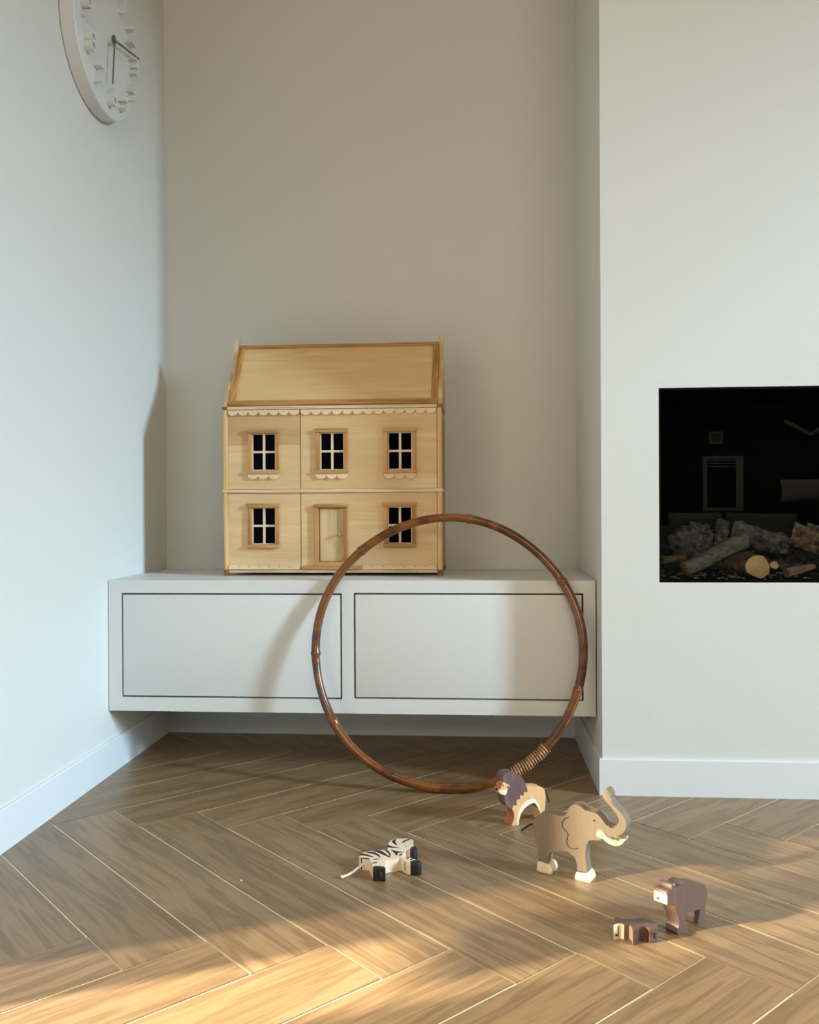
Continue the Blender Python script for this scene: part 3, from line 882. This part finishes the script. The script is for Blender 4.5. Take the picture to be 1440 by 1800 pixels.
ZE_BODY = [(-0.3311,2.4539), (-0.3243,2.4737), (-0.3126,2.4866), (-0.2964,2.4951), (-0.2799,2.5010), (-0.2669,2.5043), (-0.2564,2.5050), (-0.2556,2.5201), (-0.2605,2.5401), (-0.2573,2.5625), (-0.2494,2.5824), (-0.2364,2.5911), (-0.2149,2.5940), (-0.1990,2.5934), (-0.1884,2.5835), (-0.1903,2.5599), (-0.1832,2.5372), (-0.1770,2.5300), (-0.1727,2.5102), (-0.1819,2.5047), (-0.1921,2.5065), (-0.1979,2.5151), (-0.2043,2.5107), (-0.2060,2.4958), (-0.2091,2.4760), (-0.2129,2.4541), (-0.1941,2.4529), (-0.1707,2.4379), (-0.1584,2.4260), (-0.1565,2.4187), (-0.1830,2.4161), (-0.1916,2.4202), (-0.2060,2.4380), (-0.2162,2.4492), (-0.2212,2.4418), (-0.2300,2.4365), (-0.2443,2.4309), (-0.2547,2.4232), (-0.2641,2.4250), (-0.2635,2.4019), (-0.2609,2.3861), (-0.2501,2.3755), (-0.2680,2.3767), (-0.2800,2.3728), (-0.2876,2.3958), (-0.3003,2.4406), (-0.3240,2.4424)]
ZE_HOOF_HIND = [(-0.2800,2.3728), (-0.2833,2.3825), (-0.2693,2.3879), (-0.2600,2.3862), (-0.2502,2.3764), (-0.2506,2.3702), (-0.2657,2.3719)]
ZE_HOOF_FRONT = [(-0.1839,2.4161), (-0.1854,2.4243), (-0.1723,2.4345), (-0.1585,2.4269), (-0.1556,2.4188), (-0.1690,2.4124)]
ZE_MUZ = [(-0.1912,2.5016), (-0.1936,2.5154), (-0.1829,2.5383), (-0.1760,2.5301), (-0.1716,2.5078), (-0.1815,2.4997)]
ZS1 = [(-0.3315,2.4596), (-0.3266,2.4701), (-0.3140,2.4675), (-0.2995,2.4573), (-0.2871,2.4475), (-0.3008,2.4524), (-0.3128,2.4579), (-0.3226,2.4606)]
ZS2 = [(-0.3149,2.4820), (-0.2981,2.4850), (-0.2846,2.4751), (-0.2755,2.4612), (-0.2703,2.4448), (-0.2791,2.4600), (-0.2897,2.4699), (-0.3018,2.4760)]
ZS3 = [(-0.2952,2.4926), (-0.2785,2.4966), (-0.2644,2.4813), (-0.2475,2.4543), (-0.2448,2.4592), (-0.2454,2.4511), (-0.2505,2.4555), (-0.2672,2.4713), (-0.2798,2.4827)]
ZS4 = [(-0.2635,2.5000), (-0.2559,2.5005), (-0.2454,2.4703), (-0.2455,2.4525), (-0.2498,2.4773)]
ZS5 = [(-0.2487,2.5708), (-0.2390,2.5872), (-0.2410,2.5661), (-0.2306,2.5373), (-0.2393,2.5480), (-0.2456,2.5590)]
ZS6 = [(-0.2600,2.5406), (-0.2442,2.5283), (-0.2213,2.5196), (-0.2436,2.5213), (-0.2575,2.5255)]
ZS7 = [(-0.2489,2.5069), (-0.2356,2.4978), (-0.2082,2.4887), (-0.2260,2.4861), (-0.2268,2.4632), (-0.2355,2.4855)]
ZS8 = [(-0.2208,2.5585), (-0.2118,2.5799), (-0.1931,2.5938), (-0.2076,2.5776), (-0.2180,2.5607)]
ZS9 = [(-0.2215,2.4674), (-0.2114,2.4807), (-0.2158,2.4668)]
ZS10 = [(-0.2909,2.4317), (-0.2821,2.4360), (-0.2738,2.4374), (-0.2815,2.4313)]
ZS11 = [(-0.2883,2.4094), (-0.2777,2.4138), (-0.2776,2.4101), (-0.2875,2.4058)]
ZS12 = [(-0.1974,2.4470), (-0.1930,2.4510), (-0.1919,2.4482), (-0.1960,2.4442)]
ZS13 = [(-0.1865,2.4382), (-0.1822,2.4432), (-0.1810,2.4399), (-0.1853,2.4350)]
ZE_EYE = [(-0.2072,2.5347)]
ZE_TAIL = [(-0.3252,2.4118), (-0.3329,2.3975), (-0.3422,2.3855), (-0.3570,2.3742), (-0.3709,2.3715)]

ZUP = (0, 0, 1)


def floor_z(pts, lim=0.004):
    """let the soles of an outline stand on the floor"""
    return [(s, 0.0 if z < lim else z) for s, z in pts]


class Upright:
    """a standing cut-out: outline plane through A along angle, the wood goes T behind the seen face"""
    def __init__(self, A, ang, T):
        self.O = Vector((A[0], A[1], 0))
        self.e = Vector((math.cos(math.radians(ang)), math.sin(math.radians(ang)), 0))
        self.n = Vector((-self.e.y, self.e.x, 0))
        self.T = T

    def slab(self, pts, t0=0.0, t1=None, bev=0.003, **kw):
        return slab(pts, self.O, self.e, ZUP, self.n, t0, self.T if t1 is None else t1, bev, **kw)

    def at(self, s, z, t):
        return self.O + self.e * s + Vector((0, 0, z)) + self.n * t

    def dot(self, s, z, t, r, flat=0.4, rz=None):
        return ellipsoid(self.at(s, z, t), r, r * flat, rz or r, 12, 8, (self.e, self.n, Vector(ZUP)))

    def line(self, pts, t, r, n=6, k=4):
        P = [self.at(s, z, t) for s, z in pts]
        Q = []
        for i in range(len(P) - 1):
            p0, p1, p2, p3 = P[max(i - 1, 0)], P[i], P[i + 1], P[min(i + 2, len(P) - 1)]
            for j in range(k):
                u = j / k
                Q.append(0.5 * ((2 * p1) + (p2 - p0) * u + (2 * p0 - 5 * p1 + 4 * p2 - p3) * u * u + (3 * p1 - p0 - 3 * p2 + p3) * u**3))
        Q.append(P[-1])
        return tube(Q, r if not isinstance(r, tuple) else [r[0] + (r[1] - r[0]) * i / (len(Q) - 1) for i in range(len(Q))], n)


# elephant
el = Upright((0.1626, 2.4667), math.degrees(math.atan2(2.397 - 2.4667, 0.301 - 0.1626)), 0.037)
t = thing('toy_elephant', 'grey wooden toy elephant with raised trunk and ivory tusks on the floor', 'toy', el.at(0.08, 0, 0.018))
link('body', el.slab(EL_BODY, bev=0.0035), 'ele', t)
for P in (EL_FOOT_REAR, EL_FOOT_FRONT):
    link('foot', el.slab(floor_z(P, 0.003), -0.0022, el.T + 0.0022, bev=0.004, corner=40), 'cream', t)
for t0, t1 in ((-0.003, 0.009), (el.T - 0.009, el.T + 0.003)):
    link('tusk', el.slab(EL_TUSK, t0, t1, bev=0.0028), 'ivory', t)
for tt in (0.0, el.T):
    link('ear_line', el.line(EL_EAR, tt, 0.0013), 'dkline', t)
for tt in (0.0, el.T):
    link('eye', el.dot(*EL_EYE[0], tt, 0.0028), 'black', t)
link('tail', el.line([(-0.006, 0.123)] + EL_TAIL, el.T * 0.5, (0.0032, 0.0026), 8), 'leather', t)
for tt in (-0.0006, el.T + 0.0006):
    for q in ([(0.0040, 0.0302), (0.0180, 0.0272), (0.0310, 0.0262)], [(0.1148, 0.0236), (0.1300, 0.0232), (0.1425, 0.0246)]):
        link('anklet', el.line(q, tt, 0.0013), 'dkline', t)

# lion
li = Upright((0.1046, 2.8115), 30, 0.039)
t = thing('toy_lion', 'tan wooden toy lion with dark mane standing before the hoop', 'toy', li.at(0.05, 0, 0.02))
link('body', li.slab(floor_z(LI_BODY), bev=0.003), 'tan', t)
link('mane', li.slab(LI_MANE, -0.0012, li.T + 0.0012, bev=0.0010, corner=33), 'mane', t)
link('belly_stripe', li.slab(floor_z(LI_BELLY, 0.003), -0.0006, li.T + 0.0006, bev=0.0018), 'cream', t)
hd = link('head', li.slab(LI_HEAD, -0.007, 0.019, bev=0.0028), 'tan', t)
link('jaw', li.slab(LI_JAW, -0.0076, 0.0196, bev=0.0024), 'cream', hd)
BR = [(-0.0513, 0.1238), (-0.0401, 0.1337), (-0.0372, 0.1421), (-0.0340, 0.1402), (-0.0376, 0.1322), (-0.0478, 0.1226)]
link('nose_bridge', li.slab(BR, -0.0074, 0.0194, bev=0.001, sm=False), 'orange', hd)
link('nose', ellipsoid(li.at(-0.0506, 0.1216, 0.006), 0.004, 0.008, 0.0038, 12, 8, (li.e, li.n, Vector(ZUP))), 'black', hd)
for tt in (-0.0070, 0.0190):
    link('eye', li.dot(*LI_EYE[0], tt, 0.0022), 'black', hd)
link('ear', li.dot(-0.0160, 0.1276, -0.0065, 0.0046, 0.5), 'tan', hd)
link('inner_ear', li.dot(-0.0163, 0.1277, -0.0086, 0.0025, 0.4), 'black', hd)
link('tail', li.line([(s + 0.003, z) for s, z in LI_TAIL], li.T * 0.2, (0.003, 0.0028), 8), 'leather', t)
FR = [(-0.0030, 0.0), (0.0260, 0.0), (0.0285, 0.0)]
link('front_paw', li.slab([(-0.0016, 0.0), (0.003, 0.0), (0.005, 0.010), (0.0105, 0.0210), (0.0112, 0.0340), (0.0085, 0.0485), (0.0055, 0.0493), (0.0102, 0.0340), (0.0098, 0.0212), (0.0018, 0.0112)], -0.0004, li.T + 0.0004, bev=0.0006, sm=False), 'orange', t)

# bear
be = Upright((0.4747, 2.1250), 45, 0.0335)
t = thing('toy_bear', 'brown wooden toy bear with cream muzzle standing on four legs', 'toy', be.at(0.04, 0, 0.016))
link('body', be.slab(floor_z(BE_BODY, 0.0025), bev=0.0035), 'bear', t)
MZ = [(-0.0598, 0.0850), (-0.0613, 0.0948), (-0.0593, 0.1019), (-0.0607, 0.1094), (-0.0590, 0.1092), (-0.0572, 0.1030), (-0.0566, 0.0960), (-0.0570, 0.0862)]
mzl = link('muzzle', be.slab(MZ, -0.0006, be.T + 0.0006, bev=0.0018), 'muzzle', t)
link('nose', ellipsoid(be.at(-0.0613, 0.0935, 0.0225), 0.0024, 0.0026, 0.0028, 10, 6, (be.e, be.n, Vector(ZUP))), 'black', mzl)
for tt in (0.0, be.T):
    link('eye', be.dot(*BE_EYE[0], tt, 0.0018), 'black', t)
link('ear', be.dot(-0.0290, 0.1205, -0.0005, 0.0056, 0.35), 'bear', t)
link('ear_line', be.line([(-0.0338, 0.1190), (-0.0318, 0.1246), (-0.0272, 0.1243), (-0.0238, 0.1195)], -0.0004, 0.0010), 'cream', t)

# cub and zebra lie on their sides: their outline is seen from above


class Lying:
    def __init__(self, T):
        self.T = T

    def slab(self, pts, z0=0.0, z1=None, bev=0.003, **kw):
        return slab(pts, (0, 0, 0), (1, 0, 0), (0, 1, 0), ZUP, z0, self.T if z1 is None else z1, bev, **kw)


cu_ = Lying(0.034)
t = thing('toy_bear_cub', 'small dark brown wooden toy bear cub lying on its side', 'toy', (0.365, 2.095, 0))
link('body', cu_.slab(CU_BODY, bev=0.0025), 'cub', t)
mz2 = link('muzzle', cu_.slab([(0.3116, 2.0818), (0.3208, 2.0886), (0.3281, 2.0903), (0.3355, 2.0864), (0.3362, 2.0872), (0.3284, 2.0932), (0.3206, 2.0914), (0.3120, 2.0846)], 0.0, 0.0345, bev=0.001), 'cream', t)
link('nose', ellipsoid((0.3185, 2.0862, 0.010), 0.0030, 0.0014, 0.0026), 'black', mz2)
link('mouth_line', tube([(0.3232, 2.0886, 0.030), (0.3240, 2.0886, 0.019), (0.3236, 2.0886, 0.003)], 0.0008, 6), 'black', mz2)
link('eye', ellipsoid((CU_EYE[0][0], CU_EYE[0][1], 0.034), 0.0015, 0.0015, 0.0006), 'black', t)
link('chest', cu_.slab([(0.3470, 2.0872), (0.3502, 2.0858), (0.3530, 2.0784), (0.3522, 2.0702), (0.3514, 2.0602), (0.3507, 2.0602), (0.3514, 2.0704), (0.3518, 2.0780), (0.3492, 2.0848)], 0.002, 0.0335, bev=0.0, sm=False), 'cubchest', t)
stp = [(0.4005, 0.020), (0.4030, 0.024), (0.4048, 0.022), (0.4056, 0.014), (0.4070, 0.012), (0.4050, 0.009), (0.4030, 0.013), (0.4010, 0.012)]
sd_ = Vector((0.4095 - 0.3916, 2.0770 - 2.0718, 0)).normalized()
sn_ = Vector((sd_.y, -sd_.x, 0))
link('stamp', slab([(x - 0.3916, z) for x, z in stp], Vector((0.3916, 2.0718, 0)) + sn_ * 0.0002, sd_, ZUP, sn_, 0, 0.0005, sm=False), 'black', t)



def grow(P, d):
    ar = sum(P[i - 1][0] * P[i][1] - P[i][0] * P[i - 1][1] for i in range(len(P)))
    return [tuple(v) for v in (inset(P, -d) if ar > 0 else inset(P[::-1], -d))]


ze = Lying(0.034)
t = thing('toy_zebra', 'cream wooden toy zebra with black stripes lying on its side', 'toy', (-0.24, 2.45, 0))
link('body', ze.slab(ZE_BODY, bev=0.0026, corner=42), 'zebra', t)
for P in (ZE_HOOF_HIND, ZE_HOOF_FRONT):
    c = (sum(p[0] for p in P) / len(P), sum(p[1] for p in P) / len(P))
    hf = link('hoof', ze.slab([(c[0] + (p[0] - c[0]) * 1.05, c[1] + (p[1] - c[1]) * 1.12) for p in P], 0.0, 0.0352, bev=0.003), 'black', t)
    if P is ZE_HOOF_HIND:
        hoof0 = hf
link('muzzle', ze.slab([(c0[0], c0[1]) for c0 in ZE_MUZ], 0.0, 0.0350, bev=0.003), 'black', t)
for P in (ZS1, ZS2, ZS3, ZS4, ZS5, ZS6, ZS7, ZS8, ZS9, ZS10, ZS11, ZS12, ZS13):
    link('stripe', ze.slab(grow(P, 0.0011), 0.0338, 0.0344, bev=0.0, corner=70), 'black', t)
for q in ([(-0.3245, 2.4424), (-0.3004, 2.4408)], ):
    link('stripe', tube([(q[0][0], q[0][1], 0.033), (q[1][0], q[1][1], 0.033)], 0.0015, 6), 'black', t)
link('stripe', tube([(-0.3238, 2.4420, 0.033), (-0.3228, 2.4418, 0.020)], 0.0015, 6), 'black', t)
link('stripe', tube([(-0.3238, 2.4420, 0.010), (-0.3228, 2.4418, 0.002)], 0.0015, 6), 'black', t)
for s in (0.25, 0.42, 0.58, 0.74):
    p = Vector((-0.2060, 2.4380, 0)).lerp(Vector((-0.1830, 2.4161, 0)), s)
    link('stripe', tube([p + Vector((-0.0007, -0.0007, 0.030)), p + Vector((-0.0007, -0.0007, 0.006))], 0.0014, 6), 'black', t)
link('eye', ellipsoid((ZE_EYE[0][0], ZE_EYE[0][1], 0.034), 0.0028, 0.0018, 0.0006), 'black', t)
link('tail', tube([(-0.318, 2.440, 0.016), (-0.3300, 2.418, 0.0150), (-0.3400, 2.402, 0.0110), (-0.3560, 2.389, 0.0065), (-0.3665, 2.382, 0.0052), (-0.3685, 2.381, 0.0056), (-0.3705, 2.380, 0.0056), (-0.3712, 2.3795, 0.0050)],
                  [0.0034, 0.0034, 0.0034, 0.0034, 0.0034, 0.0050, 0.0050, 0.0030], 8), 'cord', t)
# pale maker's stamp on the sole of the hind hoof
hp, hq = Vector((-0.2657, 2.3719, 0)), Vector((-0.2506, 2.3702, 0))
hdv = (hq - hp).normalized()
hn = Vector((hdv.y, -hdv.x, 0))
c0 = Vector((-0.2655, 2.3712, 0)) + hn * 0.0012
for seg in ([(0.001, 0.025), (0.004, 0.026), (0.0045, 0.021), (0.007, 0.019)], [(0.0062, 0.0255), (0.0085, 0.023), (0.0070, 0.020)], [(0.0030, 0.018), (0.0045, 0.014), (0.0080, 0.0145), (0.0085, 0.019)], [(0.0040, 0.010), (0.0040, 0.0075)]):
    link('stamp', tube([c0 + hdv * s + Vector((0, 0, z)) for s, z in seg], 0.0006, 5), 'metal', hoof0)

o = link('crumb', ellipsoid((-0.6365, 2.3475, 0.0022), 0.0032, 0.0028, 0.0022, 8, 5), 'cream', None, origin=(-0.6365, 2.3475, 0))
tag(o, 'tiny white crumb on the oak floor left of the zebra', 'crumb')

# ------------------------------------------------------------------ fireplace
fp = thing('fireplace', 'built-in black glass-fronted fireplace in the white chimney breast', 'fireplace', ((FX0 + FX1) / 2, YC + 0.2, FZ0))
FB = 3.62
e = 0.002
a0, a1, c0_, c1_ = FX0 + e, FX1 - e, FZ0 + e, FZ1 - e
link('firebox', join(box(a0, a1, FB - 0.01, FB, c0_, c1_), box(a0, a0 + 0.01, YC + 0.052, FB - 0.01, c0_, c1_), box(a1 - 0.01, a1, YC + 0.052, FB - 0.01, c0_, c1_),
                     box(a0 + 0.01, a1 - 0.01, YC + 0.052, FB - 0.01, c0_, c0_ + 0.004), box(a0 + 0.01, a1 - 0.01, YC + 0.052, FB - 0.01, c1_ - 0.01, c1_)), 'firebox', fp, smooth=False)
link('glass_frame', holed(a0, a1, c0_, c1_, [(a0 + 0.006, a1 - 0.006, c0_ + 0.0035, c1_ - 0.006)], YC + 0.004, YC + 0.045), 'firebox', fp, smooth=False)
link('glass_pane', box(a0 + 0.0065, a1 - 0.0065, YC + 0.010, YC + 0.014, c0_ + 0.0040, c1_ - 0.0065), 'fireglass', fp, smooth=False)
GZ = c0_ + 0.0041
rng = random.Random(11)
V, Fs = [], []
for i in range(260):
    x, y = rng.uniform(a0 + 0.03, a1 - 0.03), rng.uniform(YC + 0.06, FB - 0.03)
    s = rng.uniform(0.003, 0.008)
    gq = ellipsoid((x, y, GZ + s * 0.4), s * rng.uniform(0.8, 1.6), s, s * 0.5, 6, 4)
    k = len(V)
    V += gq[0]
    Fs += [[q + k for q in f] for f in gq[1]]
ember = link('ember_bed', (V, Fs), 'ash', fp)
ember['kind'] = 'stuff'


def log(label, p0, p1, r0, r1, seed, bark='bark', cut='cut2', amp=0.18, bend=0.02, squash=1.0):
    """one log: knobbly bark tube with separately coloured cut ends"""
    rg = random.Random(seed)
    p0, p1 = Vector(p0), Vector(p1)
    d = (p1 - p0)
    ax = d.normalized()
    u = ax.cross(Vector((0, 0, 1))).normalized()
    w = u.cross(ax).normalized()
    nr, nl = 30, 26
    ph = [rg.uniform(0, 6.28) for _ in range(8)]
    t = thing('log', label, 'log', (p0 + p1) / 2, 'logs in the fireplace')
    V, Fs = [], []
    from mathutils import noise
    for i in range(nl + 1):
        f = i / nl
        c = p0 + d * f + (u * math.sin(f * 3.1 + ph[0]) + w * math.sin(f * 2.7 + ph[1])) * bend * math.sin(PI * f)
        r = r0 + (r1 - r0) * f
        for j in range(nr):
            a = 2 * PI * j / nr
            base = 1 + 0.10 * math.sin(2 * a + ph[2]) + 0.06 * math.sin(3 * a + ph[3])
            q = Vector((math.cos(a) * 2.2, math.sin(a) * 2.2, f * d.length * 14)) + Vector((seed, seed * 0.7, 0))
            k = base + amp * 0.8 * noise.noise(q) + amp * 0.8 * noise.noise(q * 3.1)
            V.append(c + (u * math.cos(a) + w * math.sin(a) * squash) * r * k)
    for i in range(nl):
        for j in range(nr):
            Fs.append([i * nr + j, i * nr + (j + 1) % nr, (i + 1) * nr + (j + 1) % nr, (i + 1) * nr + j])
    link('bark', (V, Fs), bark, t, angle=50)
    for k, sgn in ((0, -1), (nl, 1)):
        ring = V[k * nr:(k + 1) * nr]
        c = sum(ring, Vector()) / nr
        r2 = [c + (p - c) * 0.93 + ax * sgn * 0.0015 for p in ring]
        vv = ring + r2
        ff = [[j, (j + 1) % nr, nr + (j + 1) % nr, nr + j] for j in range(nr)] + [[nr + j for j in range(nr)]]
        link('end_grain', (vv, ff), cut, t, angle=50)
    return t


log('round log with pale cut face turned to the glass', (0.985, 3.205, GZ + 0.0450), (0.93, 3.47, GZ + 0.062), 0.0425, 0.040, 3, 'bark2', 'cut', 0.07, 0.004)
log('stubby pale branch end touching the round log', (1.043, 3.212, GZ + 0.050), (1.03, 3.30, GZ + 0.056), 0.0145, 0.013, 31, 'bark', 'cut', 0.05, 0.0)
log('long grey split log slanting up in front left of the round log', (0.738, 3.225, GZ + 0.036), (0.965, 3.300, GZ + 0.136), 0.031, 0.034, 5, 'split', 'cut2', 0.14, 0.006, 0.8)
log('rough flaky grey bark log stacked at the left back', (0.770, 3.38, GZ + 0.100), (0.870, 3.50, GZ + 0.150), 0.056, 0.048, 7, 'bark', 'bark', 0.50, 0.0)
log('long dark bark log lying across the top of the pile', (0.985, 3.50, GZ + 0.168), (1.165, 3.42, GZ + 0.110), 0.036, 0.040, 9, 'bark', 'cut2', 0.36, 0.01)
log('reddish bark log at the right of the pile', (1.160, 3.37, GZ + 0.160), (1.36, 3.30, GZ + 0.108), 0.034, 0.042, 13, 'bark2', 'bark2', 0.34, 0.01)
log('short splintered chip lying in front at the right', (1.085, 3.215, GZ + 0.022), (1.195, 3.265, GZ + 0.042), 0.021, 0.013, 15, 'split2', 'cut2', 0.30, 0.0, 0.7)
log('thin yellowish stick at the far left of the fireplace', (0.668, 3.27, GZ + 0.066), (0.760, 3.33, GZ + 0.066), 0.014, 0.010, 17, 'cut2', 'cut2', 0.2, 0.005)
log('knotty grey branch stub rising behind the slanting log', (0.918, 3.44, GZ + 0.110), (0.945, 3.51, GZ + 0.200), 0.022, 0.019, 19, 'bark', 'bark', 0.45, 0.0)
log('dark log at the far right edge of the fireplace view', (1.24, 3.46, GZ + 0.165), (1.48, 3.43, GZ + 0.115), 0.030, 0.032, 21, 'bark', 'bark', 0.3, 0.01)
log('low charred log behind the round log', (0.92, 3.55, GZ + 0.050), (1.45, 3.52, GZ + 0.050), 0.036, 0.036, 23, 'bark', 'bark', 0.2, 0.004)
log('thick brown log lying on the bed at the right', (1.25, 3.33, GZ + 0.040), (1.55, 3.27, GZ + 0.040), 0.028, 0.028, 25, 'bark2', 'bark2', 0.2, 0.004)

# ------------------------------------------------------------------ the room behind the camera (seen as a reflection in the fire glass)


def cushion(cx, cy, cz, w, h, d, tilt=0.0, n=18):
    V, Fs = [], []
    for s in (1, -1):
        for i in range(n + 1):
            for j in range(n + 1):
                a, b = i / n * 2 - 1, j / n * 2 - 1
                t = max(0.0, (1 - a**4) * (1 - b**4)) ** 0.5
                k = 1 - 0.05 * (1 - abs(a * b))
                x, z, y = a * w / 2 * k, b * h / 2 * k, s * d / 2 * t
                V.append((cx + x * math.cos(tilt) - z * math.sin(tilt), cy + y, cz + x * math.sin(tilt) + z * math.cos(tilt)))
    m_ = (n + 1) ** 2
    for q in range(2):
        for i in range(n):
            for j in range(n):
                a = q * m_ + i * (n + 1) + j
                f = [a, a + 1, a + n + 2, a + n + 1]
                Fs.append(f if q == 0 else f[::-1])
    return V, Fs


sf = thing('sofa', 'low grey sofa against the dark blue wall, mirrored in the fire glass', 'sofa', (2.9, -3.4, 0))
link('base', box(2.0, 3.9, -3.85, -2.7, 0.08, 0.42, 0.03), 'sofa', sf)
link('backrest', box(2.0, 3.9, -3.95, -3.6, 0.42, 0.80, 0.05), 'sofa', sf)
for x in (1.8, 3.9):
    link('armrest', box(x, x + 0.2, -3.85, -2.7, 0.08, 0.62, 0.04), 'sofa', sf)
for x in (1.86, 3.98):
    for y in (-3.8, -2.8):
        link('leg', box(x, x + 0.06, y, y + 0.06, 0, 0.08), 'metal', sf)
for lbl, gx, gz, w, tl in (('wide grey cushion at the left end of the sofa', 2.33, 0.700, 0.56, 0.0), ('wide grey cushion in the middle of the sofa', 3.02, 0.690, 0.74, -0.03)):
    tag(link('cushion', cushion(gx, -3.42, gz, w, 0.50, 0.2, tl), 'sofa', None, origin=(gx, -3.42, gz - 0.25)), lbl, 'cushion')
sh = link('shelf', box(3.10, 4.19, YF + 0.001, YF + 0.30, 1.02, 1.05, 0.003), 'navy', None, origin=(3.6, YF, 1.02))
tag(sh, 'dark blue shelf on the wall above the sofa', 'shelf')
tag(link('pillow', cushion(3.72, -3.85, 1.188, 0.70, 0.25, 0.18, 0.03), 'linen', None, origin=(3.72, -3.85, 1.05)), 'pale linen pillow lying on the dark blue shelf', 'pillow')
pf = thing('picture_frame', 'small framed picture on the dark blue wall above the sofa', 'picture', (2.706, YF + 0.01, 1.72))
link('frame', holed(2.634, 2.779, 1.72, 1.858, [(2.652, 2.761, 1.738, 1.840)], YF + 0.002, YF + 0.03), 'white', pf, smooth=False)
link('print', box(2.652, 2.761, YF + 0.004, YF + 0.012, 1.738, 1.840), 'sofa', pf, smooth=False)
w3 = struct('window_3', holed(2.56, 3.00, 0.96, 1.58, [(2.60, 2.925, 1.0, 1.55)], YF + 0.001, YF + 0.04), 'white')
link('pane', box(2.60, 2.925, YF + 0.01, YF + 0.014, 1.0, 1.55), 'pane', w3, smooth=False, origin=(0, 0, 0))
for z in (1.525, 1.49, 1.455):
    link('slat', box(2.58, 2.93, YF + 0.042, YF + 0.07, z, z + 0.014), 'white', w3, smooth=False, origin=(0, 0, 0))
pl = thing('pendant_lamp', 'white chevron shaped pendant lamp mirrored in the fire glass', 'lamp', (3.2, -2.5, 1.69))
for sx, nm in ((-1, 'bar'), (1, 'bar')):
    a_ = Vector((3.202, -2.5, 1.70))
    b_ = Vector((3.202 + sx * 0.24, -2.5, 1.832))
    link(nm, tube([a_, b_], 0.018, 10), 'white', pl)
link('cord', tube([(3.202, -2.5, 1.70), (3.202, -2.5, ZC)], 0.004, 6), 'metal', pl)
